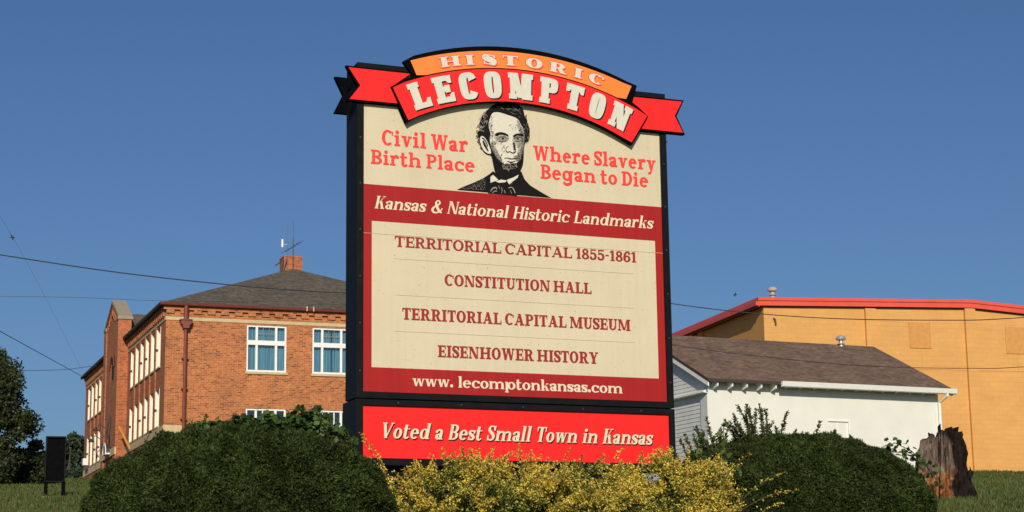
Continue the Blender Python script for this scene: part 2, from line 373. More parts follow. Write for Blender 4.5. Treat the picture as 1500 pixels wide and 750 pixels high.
def school():
    x0, y0 = -14.816, 78.0; zb = gz(x0, y0); yaw = rad(20.307)
    root = empty('school_building', (x0, y0, zb), yaw, 'two storey orange brick schoolhouse with hipped grey shingle roof and rows of tall windows', 'building')
    Wd, Ln, zw = 14.5, 25.8, 14.80
    fr_win = [(3.50, 12.06, 5.26, 14.10), (6.42, 12.06, 8.18, 14.10), (9.34, 12.06, 11.10, 14.10)]
    lo_win = [(3.50, 8.45, 5.26, 10.47), (6.42, 8.45, 8.18, 10.47), (9.34, 8.45, 11.10, 10.47)]
    near = [1.72 + 1.45 * i for i in range(6)]; far = [Ln - v for v in near]
    sw = [(v - .50, 12.33, v + .50, 14.05) for v in near + far] + [(v - .50, 9.75, v + .50, 11.36) for v in near + far]
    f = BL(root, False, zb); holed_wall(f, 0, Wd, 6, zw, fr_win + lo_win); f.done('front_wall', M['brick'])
    s = BL(root, True, zb); holed_wall(s, 0, Ln, 6, zw, sw, rev=.22)
    # shallow brick piers between the windows
    for g in (near, far):
        g = sorted(g)
        for a, b in zip(g, g[1:]): s.box((a + b) / 2 - .17, -.05, 9.70, (a + b) / 2 + .17, 0.0, 14.15)
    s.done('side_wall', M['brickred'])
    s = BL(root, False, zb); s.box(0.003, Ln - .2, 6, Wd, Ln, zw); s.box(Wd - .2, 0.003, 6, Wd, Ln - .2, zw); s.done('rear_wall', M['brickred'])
    # stone courses
    f = BL(root, False, zb); f.box(-.03, -.03, 14.17, Wd + .03, 0, 14.33); f.box(-.03, -.035, 9.32, Wd + .03, 0, 9.67); f.done('stone_band', M['stone'])
    f = BL(root, True, zb); f.box(.003, -.03, 14.17, 10.45, 0, 14.33); f.box(15.35, -.03, 14.17, Ln, 0, 14.33)
    f.box(.003, -.035, 9.32, 10.45, 0, 9.67); f.box(15.35, -.035, 9.32, Ln, 0, 9.67); f.done('stone_band', M['stone'])
    # corbelled brick cornice
    f = BL(root, False, zb); f.box(-.12, -.12, 14.62, Wd + .1, 0, 14.79); f.box(-.05, -.05, 14.335, Wd, 0, 14.46)
    a = 0.0
    while a < Wd: f.box(a, -.12, 14.46, a + .33, 0, 14.62); a += .59
    f.done('cornice', M['brick'])
    f = BL(root, True, zb)
    for lo, hi in ((.003, 10.45), (15.35, Ln)):
        f.box(lo, -.12, 14.66, hi, 0, 14.79); a = lo + .2
        while a < hi - .2: f.box(a, -.11, 14.345, a + .2, 0, 14.66); a += .42
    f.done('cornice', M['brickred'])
    # roof: hipped, with a small cross gable behind the entrance bay
    E0, ze, za = .20, 14.91, 18.08; h = Wd / 2
    mb = MB(); z = lambda q: q - zb
    A = (-E0, -E0, z(ze)); B = (Wd + E0, -E0, z(ze)); C = (Wd + E0, Ln + E0, z(ze)); D = (-E0, Ln + E0, z(ze)); R1 = (h, h, z(za)); R2 = (h, Ln - h, z(za))
    mb.poly([A, B, R1], 0); mb.poly([C, D, R2], 0); mb.poly([B, C, R2, R1], 1); mb.poly([D, A, R1, R2], 1)
    k = .10
    lowr = [(p[0], p[1], p[2] - k) for p in (A, B, C, D)]
    for i in range(4):
        j = (i + 1) % 4; t = (A, B, C, D); mb.poly([lowr[i], lowr[j], t[j], t[i]], 2)
    mb.poly(lowr[::-1], 2)
    cg0, cg1, cz = 10.6, 15.2, 16.45
    mb.poly([(-.1, cg0, z(14.98)), (-.1, 12.9, z(cz)), (3.8, 12.9, z(cz)), (.35, cg0, z(14.98 + .3))], 0); mb.poly([(-.1, 12.9, z(cz)), (-.1, cg1, z(14.98)), (.35, cg1, z(15.28)), (3.8, 12.9, z(cz))], 0)
    rf = mb.build('roof', [M['roof_grey'], M['roof_grey_side'], M['soffit']], root)
    # chimney with its antennas
    c = MB(); c.box(6.80, 7.25, z(17.3), 7.70, 8.15, z(18.62)); c.box(6.785, 7.235, z(18.62), 7.715, 8.165, z(18.70))
    ch = c.build('chimney', M['brickred'], root)
    a = MB(); a.tube([(6.92, 7.15, z(17.7)), (6.92, 7.15, z(20.15))], .008); a.tube([(6.74, 7.05, z(18.0)), (6.92, 7.15, z(18.5))], .02); a.build('antenna_mast', M['bluegrey'], ch)
    a = MB(); a.tube([(7.22, 7.14, z(17.8)), (7.22, 7.14, z(19.55))], .022); a.tube([(7.22, 7.14, z(19.55)), (7.22, 7.14, z(20.35))], .010); a.build('antenna_mast', M['darkmetal'], ch)
    for i in range(5):
        pass
    a = MB(); a.tube([(6.82, 7.1, z(18.87)), (7.60, 7.2, z(19.40))], .024)
    for t in np.linspace(0.05, .95, 6):
        x = 6.82 + .78 * t; zz = 18.87 + .53 * t; a.tube([(x + .1, 6.75, z(zz)), (x - .1, 7.55, z(zz))], .008)
    a.build('aerial', M['bluegrey'], ch)
    a = MB(); a.tube([(6.68, 7.1, z(19.05)), (6.68, 7.1, z(19.08)), (6.68, 7.1, z(19.42)), (6.68, 7.1, z(19.46))], [.035, .055, .055, .03], 10); a.tube([(6.68, 7.1, z(19.22)), (6.92, 7.15, z(19.22))], .012); a.build('radio_antenna', M['white'], ch)
    a = MB(); a.tube([(6.35, 7.05, z(18.15)), (6.75, 7.15, z(18.45))], .03); a.build('mast_bracket', M['darkmetal'], ch)
    # gutters and downspout
    g = MB(); g.prism([(-E0 - .005, z(14.765)), (-E0 - .11, z(14.79)), (-E0 - .13, z(14.90)), (-E0 - .005, z(14.90))], 'x', -E0 - .1, Wd + E0)
    g.build('gutter', M['gutter'], root)
    g = MB(); g.prism([(-E0 - .005, z(14.77)), (-E0 - .09, z(14.80)), (-E0 - .11, z(14.90)), (-E0 - .005, z(14.90))], 'y', -E0, 10.4)
    g.prism([(-E0 - .005, z(14.77)), (-E0 - .09, z(14.80)), (-E0 - .11, z(14.90)), (-E0 - .005, z(14.90))], 'y', 15.4, Ln + E0)
    g.build('gutter', M['soffit'], root)
    d = MB(); d.tube([(.82, -.17, z(7.3)), (.82, -.17, z(13.85))], .078, 10); d.tube([(.82, -.2, z(14.1)), (.82, -.24, z(14.78))], .10, 8)
    d.prism([(.60, z(14.14)), (1.04, z(14.14)), (1.04, z(14.0)), (.97, z(13.95)), (.94, z(13.80)), (.70, z(13.80)), (.67, z(13.95)), (.60, z(14.0))], 'y', -.34, -.06)
    d.box(.56, -.37, z(14.14), 1.08, -.04, z(14.19))
    for zz in (9.9, 11.2, 12.5): d.box(.69, -.2, z(zz), .95, -.003, z(zz + .05))
    d.build('downspout', M['downspout'], root)
    # front windows: three lights over three, white frames, teal curtains
    for i, (a0, z0, a1, z1) in enumerate(fr_win):
        w = BL(root, False, zb); d0, d1 = .03, .11; fw_ = .075
        w.box(a0, d0, z0, a0 + fw_, d1, z1); w.box(a1 - fw_, d0, z0, a1, d1, z1); w.box(a0 + fw_, d0, z0, a1 - fw_, d1, z0 + .085); w.box(a0 + fw_, d0, z1 - .075, a1 - fw_, d1, z1)
        zt = 13.24
        w.box(a0 + fw_, d0 - .01, zt, a1 - fw_, d1, zt + .2)
        for mx in (a0 + .40, a1 - .50):
            w.box(mx, d0 + .003, z0 + .085, mx + .10, d1, zt); w.box(mx, d0 + .003, zt + .2, mx + .10, d1, z1 - .075)
        fo = w.done('window', M['white'])
        if i < 3:
            q = BL(root, False, zb)
            for tt in (1/3, 2/3): q.box(a0 + .5 + (a1 - a0 - 1.0) * tt - .008, .07, zt + .2, a0 + .5 + (a1 - a0 - 1.0) * tt + .008, .085, z1 - .075)
            q.box(a0 + .5, .07, 13.74, a1 - .5, .085, 13.755)
            q.done('muntin', M['inkmid'], fo)
        p = BL(root, False, zb); p.poly([(a0 + .05, .09, z0 + .05), (a1 - .05, .09, z0 + .05), (a1 - .05, .09, z1 - .05), (a0 + .05, .09, z1 - .05)]); p.done('pane', M['glass'], fo)
        md = (a0 + a1) / 2 + (.03 if i == 1 else 0)
        if i == 1:
            curtain(fo, False, zb, a0 + .02, md - .035, z0, z1, .22, M['curtain'], 3); curtain(fo, False, zb, md + .035, a1 - .02, z0, z1, .22, M['curtain'], 9)
        else: curtain(fo, False, zb, a0 + .02, a1 - .02, z0, z1, .22, M['curtain'], i)
        bk = BL(root, False, zb); bk.box(a0 - .05, .45, z0 - .1, a1 + .05, .5, z1 + .1); bk.done('room', M['darkroom'], fo)
        sI = BL(root, False, zb); sI.box(a0 - .06, -.06, z0 - .10, a1 + .06, .14, z0); sI.done('sill', M['stone'], fo)
    for (a0, z0, a1, z1) in lo_win:
        w = BL(root, False, zb); d0, d1 = .03, .11; fw_ = .075
        w.box(a0, d0, z0, a0 + fw_, d1, z1); w.box(a1 - fw_, d0, z0, a1, d1, z1); w.box(a0 + fw_, d0, z0, a1 - fw_, d1, z0 + .085); w.box(a0 + fw_, d0, z1 - .075, a1 - fw_, d1, z1)
        for mx in (a0 + .40, a1 - .50): w.box(mx, d0 + .003, z0 + .085, mx + .10, d1, z1 - .075)
        w.box(a0 + fw_, d0 + .006, 9.5, a1 - fw_, d1, 9.6)
        fo = w.done('window', M['white'])
        q = BL(root, False, zb)
        for tt in (1/3, 2/3): q.box(a0 + .5 + (a1 - a0 - 1.0) * tt - .025, .06, z0 + .085, a0 + .5 + (a1 - a0 - 1.0) * tt + .025, .085, z1 - .075)
        q.done('muntin', M['white'], fo)
        p = BL(root, False, zb); p.poly([(a0 + .05, .09, z0 + .05), (a1 - .05, .09, z0 + .05), (a1 - .05, .09, z1 - .05), (a0 + .05, .09, z1 - .05)]); p.done('pane', M['glass'], fo)
        bk = BL(root, False, zb); bk.box(a0 - .05, .45, z0 - .1, a1 + .05, .5, z1 + .1); bk.done('room', M['darkroom'], fo)
    # side windows: cream sashes with drawn cream shades
    for i, (a0, z0, a1, z1) in enumerate(sw):
        w = BL(root, True, zb); d0, d1 = .135, .20; fw_ = .10
        w.box(a0, d0, z0, a0 + fw_, d1, z1); w.box(a1 - fw_, d0, z0, a1, d1, z1); w.box(a0 + fw_, d0, z0, a1 - fw_, d1, z0 + .1); w.box(a0 + fw_, d0, z1 - .1, a1 - fw_, d1, z1)
        fo = w.done('window', M['creamwood'])
        zm = (z0 + z1) / 2
        q = BL(root, True, zb); q.box(a0 + fw_, .125, zm - .03, a1 - fw_, .19, zm + .03); q.done('meeting_rail', M['creamwood'], fo)
        p = BL(root, True, zb); p.box(a0 + fw_, .165, z0 + .1, a1 - fw_, .17, z1 - .1); p.done('window_shade', M['creamwood'], fo)
        p = BL(root, True, zb); p.box(a1 - .035, -.02, z0 + .002, a1 - .002, .134, z1 - .002); p.box(a0 + .002, -.02, z0 + .002, a0 + .03, .134, z1 - .002); p.done('casing', M['creamwood'], fo)
        if i % 3 != 1:
            t = BL(root, True, zb); t.box(a1 - .06, -.05, zm - .09, a1 + .03, .05, zm + .01); t.done('sash_lift', M['soffit'], fo)
        sI = BL(root, True, zb); sI.box(a0 - .04, -.05, z0 - .07, a1 + .04, .12, z0); sI.done('sill', M['stone'], fo)
    # entrance bay with gable, coping and arched niche
    t0, t1, tm, pr = 10.5, 15.3, 12.9, -.45; ta = 12.45
    b = BL(root, True, zb); holed_wall(b, t0, t1, 6, 15.88, [(ta - .55, 13.05, ta + .55, 14.22)], d=pr, rev=.3)
    b.poly([(t0 + .15, pr, 15.88), (t1 - .15, pr, 15.88), (tm, pr, 16.93)]); b.poly([(t0 + .15, .1, 15.88), (t1 - .15, .1, 15.88), (tm, .1, 16.93)])
    b.poly([(t0, pr, 6), (t0, .12, 6), (t0, .12, 15.88), (t0, pr, 15.88)]); b.poly([(t1, pr, 6), (t1, .12, 6), (t1, .12, 15.88), (t1, pr, 15.88)])
    b.poly([(t0, .12, 14.5), (t1, .12, 14.5), (t1, .12, 15.88), (t0, .12, 15.88)])
    for s_ in (-1, 1):                                     # spandrels turn the opening into an arch
        pts = [(ta + s_ * .55, pr + .004, 14.22)] + [(ta + s_ * .55 * sin(q), pr + .004, 13.67 + .55 * cos(q)) for q in np.linspace(0, pi / 2, 8)]
        b.poly(pts)
    # corner piers and the stepped corbels of the gable
    for lo, hi in ((t0, t0 + .75), (t1 - .75, t1)): b.box(lo, pr - .06, 6, hi, pr, 15.8)
    for i in range(5):
        u_ = .5 + i * .42
        for s_ in (-1, 1): b.box(tm + s_ * (2.3 - u_) - .1, pr - .05, 15.45 + u_ * .42 - .1, tm + s_ * (2.3 - u_) + .1, pr, 15.75 + u_ * .42 - .1)
    bay = b.done('entrance_bay', M['brickred'])
    n = BL(root, True, zb); n.box(ta - .58, pr + .03, 13.0, ta + .58, pr + .05, 14.26); n.done('niche', M['darkroom'], bay)  # dark panel set shallow, its colour standing in for shade deep in the opening
    n = BL(root, True, zb)
    for i in range(11):
        q0, q1 = -pi/2 + pi * i / 11, -pi/2 + pi * (i + .86) / 11
        n.poly([(ta + r_ * sin(q), pr - .06, 13.67 + r_ * cos(q)) for r_, q in ((.57, q0), (.95, q0), (.95, q1), (.57, q1))])
    n.done('arch', M['brick'], bay)
    n = BL(root, True, zb)
    for s_, lo in ((-1, t0), (1, t1)):
        e_ = lo + (-.05 if s_ < 0 else .05)
        n.mb.prism([(tm, 16.93 - zb), (tm, 17.10 - zb), (e_, 15.97 - zb), (e_, 15.80 - zb)], 'x', pr - .06, .16)
    n.box(t0 - .06, pr - .09, 15.80, t0 + .72, .18, 15.95); n.box(t1 - .72, pr - .09, 15.80, t1 + .06, .18, 15.95)
    n.done('coping', M['coping'], bay)
    st = BL(root, True, zb); st.box(t0 - .03, pr - .09, 9.32, t1 + .03, pr, 9.67); st.done('stone_band', M['stone'], bay)
    # arched entrance canopy, its lantern, a second wall lamp, window air conditioner
    cm = MB(); arc = [(12.45 + .50 * cos(q), z(9.50) + .46 * sin(q)) for q in np.linspace(0, pi, 13)]
    cm.prism(arc, 'x', -.72, -.52); can = cm.build('entrance_canopy', M['darkmetal'], root)
    cm = MB(); o_, i_ = [(12.45 + .56 * cos(q), z(9.50) + .52 * sin(q)) for q in np.linspace(0, pi, 13)], [(12.45 + .42 * cos(q), z(9.50) + .38 * sin(q)) for q in np.linspace(0, pi, 13)]
    for k in range(12): cm.prism([o_[k], o_[k+1], i_[k+1], i_[k]], 'x', -.76, -.725)
    cm.box(-.76, 11.86, z(9.43), -.52, 13.04, z(9.495)); cm.build('canopy_rim', M['white'], can)
    def lamp(v, u, zz):
        l = MB(); l.tube([(u, v, z(zz + .1)), (u - .3, v, z(zz + .28)), (u - .5, v, z(zz + .1))], .022); l.tube([(u - .5, v, z(zz + .12)), (u - .5, v, z(zz - .05))], [.05, .17], 8)
        l.build('wall_lamp', M['darkmetal'], root)
    lamp(13.6, -.52, 10.75); lamp(18.95, -.02, 10.7)
    pb = MB(); pb.tube([(-.60, 12.3, z(10.2)), (-.66, 12.25, z(10.6)), (-.60, 12.2, z(11.0)), (-.55, 12.2, z(11.4))], [.07, .045, .05, .035], 8); pb.build('conduit', M['darkmetal'], root)
    ac = BL(root, True, zb); ac.box(23.55, -.32, 9.83, 24.05, .02, 10.2); ao = ac.done('air_conditioner', M['white'], bevel=.015)
    ac = BL(root, True, zb); ac.box(23.5, -.2, 9.6, 23.7, -.02, 9.83); ac.done('bracket', M['darkmetal'], ao)
    yp = MB(); yp.tube([(-.47, 9.55, z(10.50)), (-.44, 6.4, z(9.26))], .055, 8); yp.build('stair_rail', M['yellowpole'], root)
    # front gutter clips
    gc = MB()
    for u_ in (6.05, 6.35): gc.box(u_, -.37, z(14.76), u_ + .05, -.335, z(14.97))
    gc.build('gutter_clip', M['stone'], root)
school()

def vent(parent, name, x, y, z0, s=1.0):
    v = MB(); v.tube([(x, y, z0 - .1), (x, y, z0 + .26 * s)], .11 * s, 12)
    v.tube([(x, y, z0 + .24 * s), (x, y, z0 + .26 * s), (x, y, z0 + .33 * s), (x, y, z0 + .42 * s), (x, y, z0 + .47 * s)], [.12 * s, .23 * s, .25 * s, .2 * s, .05 * s], 12)
    v.tube([(x, y, z0 + .05 * s), (x, y, z0 + .10 * s)], [.19 * s, .12 * s], 12)
    return v.build(name, M['galv'], parent, smooth_=False)

def house():
    x0, y0 = 6.134, 58.0; zb = gz(x0, y0); yaw = rad(24.27); z = lambda q: q - zb
    root = empty('white_house', (x0, y0, zb), yaw, 'low white house with brown shingle gable roof in front of the yellow hall', 'house')
    L, D, ze = 8.77, 8.0, 8.78
    f = BL(root, False, zb); holed_wall(f, 0, L, 4.5, ze, [(4.45, 6.6, 5.2, 7.63)], rev=.05); f.done('front_wall', M['whitewall'])
    b = MB(); b.box(.01, D - .1, z(4.5), L, D, z(ze)); b.build('rear_wall', M['grayside'], root)
    # panelled opening in the front wall
    p = BL(root, False, zb); p.box(4.45, .03, 6.6, 5.2, .06, 7.63); po = p.done('shutter_panel', M['whitewall'])
    p = BL(root, False, zb); p.box(4.40, -.025, 7.63, 5.25, .0, 7.68); p.box(5.20, -.025, 6.55, 5.25, 0, 7.63); p.box(4.79, .015, 6.6, 4.82, .03, 7.63); p.done('frame', M['white'], po)
    # lap siding on both gable ends
    def gable(u, sgn, nm):
        g = MB(); g.poly([(u, 0, z(4.5)), (u, D, z(4.5)), (u, D, z(8.8)), (u, D / 2, z(10.62)), (u, 0, z(8.8))][::-sgn])
        zz = 5.0
        while zz < 10.6:
            y_a = 0 if zz < 8.78 else (zz - 8.78) / .461
            if y_a > D / 2 - .15: break
            g.prism([(u - sgn * 0, z(zz)), (u + sgn * .018, z(zz)), (u + sgn * .004, z(zz + .128)), (u, z(zz + .128))], 'y', y_a + .02, D - y_a - .02); zz += .128
        g.build(nm, M['grayside'], root)
    gable(0, -1, 'gable_wall'); gable(L, 1, 'gable_wall')
    c = MB(); c.box(-.06, -.004, z(4.5), .0, .42, z(8.42)); c.build('corner_board', M['grayside'], root)
    c = MB(); c.box(-.05, -.012, z(4.5), .09, -.003, z(8.7)); c.build('corner_board', M['whitewall'], root)
    c = MB(); c.box(L - .09, -.012, z(4.5), L + .05, -.003, z(8.7)); c.build('corner_board', M['whitewall'], root)
    c = MB(); c.prism([(-.05, z(8.38)), (-.22, z(8.40)), (-.22, z(8.45)), (-.03, z(8.53))], 'y', -.05, D); c.build('eave_trim', M['white'], root)
    # roof
    t = .09; r0, r1, oh = -.24, 9.19, .42; zr = 10.84; sl_ = (zr - 8.78) / (D / 2 + oh); k = MB()
    pr = [(-oh, z(8.79)), (D / 2, z(zr)), (D + oh, z(8.79)), (D + oh, z(8.79 - t)), (D / 2, z(zr - t)), (-oh, z(8.79 - t))]
    n = len(pr); A = [(r0, *q) for q in pr]; Bq = [(r1, *q) for q in pr]
    k.poly([A[0], Bq[0], Bq[1], A[1]], 0); k.poly([A[1], Bq[1], Bq[2], A[2]], 0)
    for i in (2, 3, 4, 5): j = (i + 1) % n; k.poly([A[i], Bq[i], Bq[j], A[j]], 1)
    for Q in (A, Bq): k.poly([Q[0], Q[1], Q[4], Q[5]], 1); k.poly([Q[1], Q[2], Q[3], Q[4]], 1)
    rf = k.build('roof', [M['roof_brown'], M['soffit']], root)
    # white bargeboards
    for u in (r0 + .012, r1 - .06):
        bb = MB(); bb.prism([(-oh + .05, z(8.79 - t - .003)), (D / 2, z(zr - t - .003)), (D / 2, z(zr - t - .16)), (-oh + .05, z(8.79 - t - .14))], 'x', u, u + .04)
        bb.prism([(D + oh - .05, z(8.79 - t - .003)), (D / 2 + .002, z(zr - t - .003)), (D / 2 + .002, z(zr - t - .16)), (D + oh - .05, z(8.79 - t - .14))], 'x', u, u + .04)
        bb.build('bargeboard', M['white'], rf)
    # rafter tails
    for i in range(17):
        u = .12 + .535 * i; rm_ = MB()
        k_ = .06 if u < 2.4 else .24; rm_.prism([(-oh + k_, z(8.70 + (k_ - .06) * sl_)), (-.004, z(8.70 + (oh - .06) * sl_)), (-.004, z(8.50 if u < 2.4 else 8.62)), (-oh + k_ + .02, z(8.58 if u < 2.4 else 8.66))], 'x', u, u + .05)
        rm_.build('rafter_tail', M['white'], rf)
    # frieze under the eave, gutter and downspout
    fz = BL(root, False, zb); fz.box(.1, -.02, 8.60, L - .1, -.003, 8.86); fz.done('frieze', M['grayside'])
    g = MB(); prf = [(-oh - .015, z(8.62)), (-oh - .09, z(8.645)), (-oh - .13, z(8.80)), (-oh - .11, z(8.80)), (-oh - .015, z(8.79))]
    g.prism(prf, 'x', 2.42, r1 + .04);
    g.build('gutter', M['white'], root)
    d = MB(); d.tube([(L + .10, -oh - .05, z(8.69)), (L + .10, -oh - .05, z(8.58)), (L + .04, -.09, z(8.36)), (L + .04, -.09, z(5.0))], .05, 8); d.build('downspout', M['white'], root)
    vent(root, 'roof_vent', 7.74, 3.9, z(10.80), .75)
house()

def yellow_hall():
    x0, y0 = 10.165, 74.0; zb = gz(x0, y0); yaw = rad(15.63); z = lambda q: q - zb
    root = empty('gymnasium', (x0, y0, zb), yaw, 'tall yellow painted block hall with red metal fascia and bricked up windows', 'building')
    L, D = 18.6, 17.0; prof = [(0, 13.77), (9.3, 13.97), (L, 13.3)]
    f = MB(); f.prism([(0, z(5.5)), (L, z(5.5))] + [(a, z(b)) for a, b in reversed(prof)], 'y', 0, .25); f.build('front_wall', M['yellow'], root)
    s = MB(); s.box(0, .25, z(5.5), .25, D, z(13.8)); s.box(.25, D - .25, z(5.5), L, D, z(13.3)); s.box(L - .25, .25, z(5.5), L, D - .25, z(13.3)); s.build('side_wall', M['yellow'], root)
    for u in (4.47, 9.03, 13.6, 17.9):
        p = MB(); p.box(u, -.13, z(5.5), u + .48, -.003, z(13.80 if u < 5 else 13.965 if u < 10 else 13.5)); p.build('pilaster', M['yellow'], root)
    p = MB(); p.box(-.13, 6.62, z(5.5), -.003, 7.05, z(13.72)); p.build('pilaster', M['yellow'], root)
    # infilled windows: slightly recessed look from a thin proud surround
    for (a0, z0, a1, z1) in ((6.50, 12.27, 7.41, 13.30), (10.96, 12.15, 11.87, 13.23)):
        q = MB(); q.box(a0, -.012, z(z0), a1, -.003, z(z1)); po = q.build('window_infill', M['patch'], root)
        q = MB(); q.box(a0 - .03, -.03, z(z0 - .05), a1 + .06, -.003, z(z0)); q.box(a0 - .04, -.022, z(z0), a0, -.003, z(z1 + .02)); q.box(a1, -.02, z(z0), a1 + .03, -.003, z(z1 + .02)); q.build('sill', M['patch'], po)
        q = MB(); q.box((a0 + a1) / 2 + .02, -.006, z(z0 - .8), (a0 + a1) / 2 + .035, -.003, z(z0 - .06)); q.build('wall_joint', M['patch'], root)
    q = MB(); q.box(.02, -.012, z(11.345), 4.46, -.003, z(11.37)); q.box(4.96, -.012, z(11.345), 9.02, -.003, z(11.37)); q.box(9.52, -.012, z(11.345), 13.59, -.003, z(11.37)); q.build('wall_joint', M['patch'], root)
    # red fascia and roof
    oh = .18
    def band(lo, hi, y_a, y_b, nm, mat):
        fm = MB(); fm.prism([(-oh - .12, z(prof[0][1] + lo - .01)), (9.3, z(prof[1][1] + lo)), (L + .3, z(prof[2][1] + lo)), (L + .3, z(prof[2][1] + hi)), (9.3, z(prof[1][1] + hi)), (-oh - .12, z(prof[0][1] + hi - .01))], 'y', y_a, y_b)
        return fm.build(nm, mat, root)
    band(0.0, .20, -oh, D, 'fascia', M['redmetal']); band(.20, .33, -oh - .04, D, 'roof', M['redmetal']); band(-.035, 0.0, -.1, D - .1, 'soffit', M['soffit'])
    e = MB(); e.box(-oh - .10, -oh + .003, z(13.71), -oh - .06, D, z(13.755)); e.box(-oh - .22, -oh + .003, z(13.76), -oh - .124, D, z(13.92)); e.build('eave_gutter', M['redmetal'], root)
    e = MB(); e.tube([(-oh - .10, 7.45, z(13.66)), (-.10, 7.3, z(13.40)), (-.10, 7.3, z(6.5))], .10, 8); e.build('downspout', M['redmetal'], root)
    o = vent(root, 'roof_vent', .95, 1.2, z(14.40), .85); o.data.materials[0] = M['stone_vent']
    fx = MB(); fx.tube([(.42, -.02, z(13.28)), (.45, -.12, z(13.22)), (.5, -.05, z(13.0))], .035, 6); fx.build('wall_fixture', M['polewood'], root)
M['stone_vent'] = plain('cream_vent', (0.40, 0.37, 0.31), 0.6, 0.15, 6)
yellow_hall()

# ------------------------------------------------------------------ lettering: serif glyphs drawn as strips
def spline(pts, n=6):
    P = np.array(pts, float); P = np.vstack([2 * P[0] - P[1], P, 2 * P[-1] - P[-2]]); out = []
    for i in range(1, len(P) - 2):
        for t in np.arange(n) / n:
            a, b, c, d = P[i-1], P[i], P[i+1], P[i+2]
            out.append(.5 * ((2*b) + (-a + c) * t + (2*a - 5*b + 4*c - d) * t*t + (-a + 3*b - 3*c + d) * t**3))
    out.append(P[-2]); return np.array(out)
def ribbon(pts, n=6):
    """pts: (x, y, width) -> strip of quads"""
    Q = spline(pts, n); out = []; T = np.gradient(Q[:, :2], axis=0); T /= np.linalg.norm(T, axis=1)[:, None] + 1e-9
    N = np.stack([-T[:, 1], T[:, 0]], 1); A = Q[:, :2] + N * Q[:, 2:3] / 2; B = Q[:, :2] - N * Q[:, 2:3] / 2
    for i in range(len(Q) - 1): out.append([tuple(A[i]), tuple(B[i]), tuple(B[i+1]), tuple(A[i+1])])
    return out
class Face:
    def __init__(s, T=.2, t=.09, sh=.07, sl=.07, xh=.68, sp=.08, it=0.0, tn=None, sq=2.0, ws=.20):
        s.sq = sq; s.ws = ws
        s.T, s.t, s.sh, s.sl, s.xh, s.sp, s.it = T, t, sh, sl, xh, sp, it; s.tn = tn or max(t, .08)
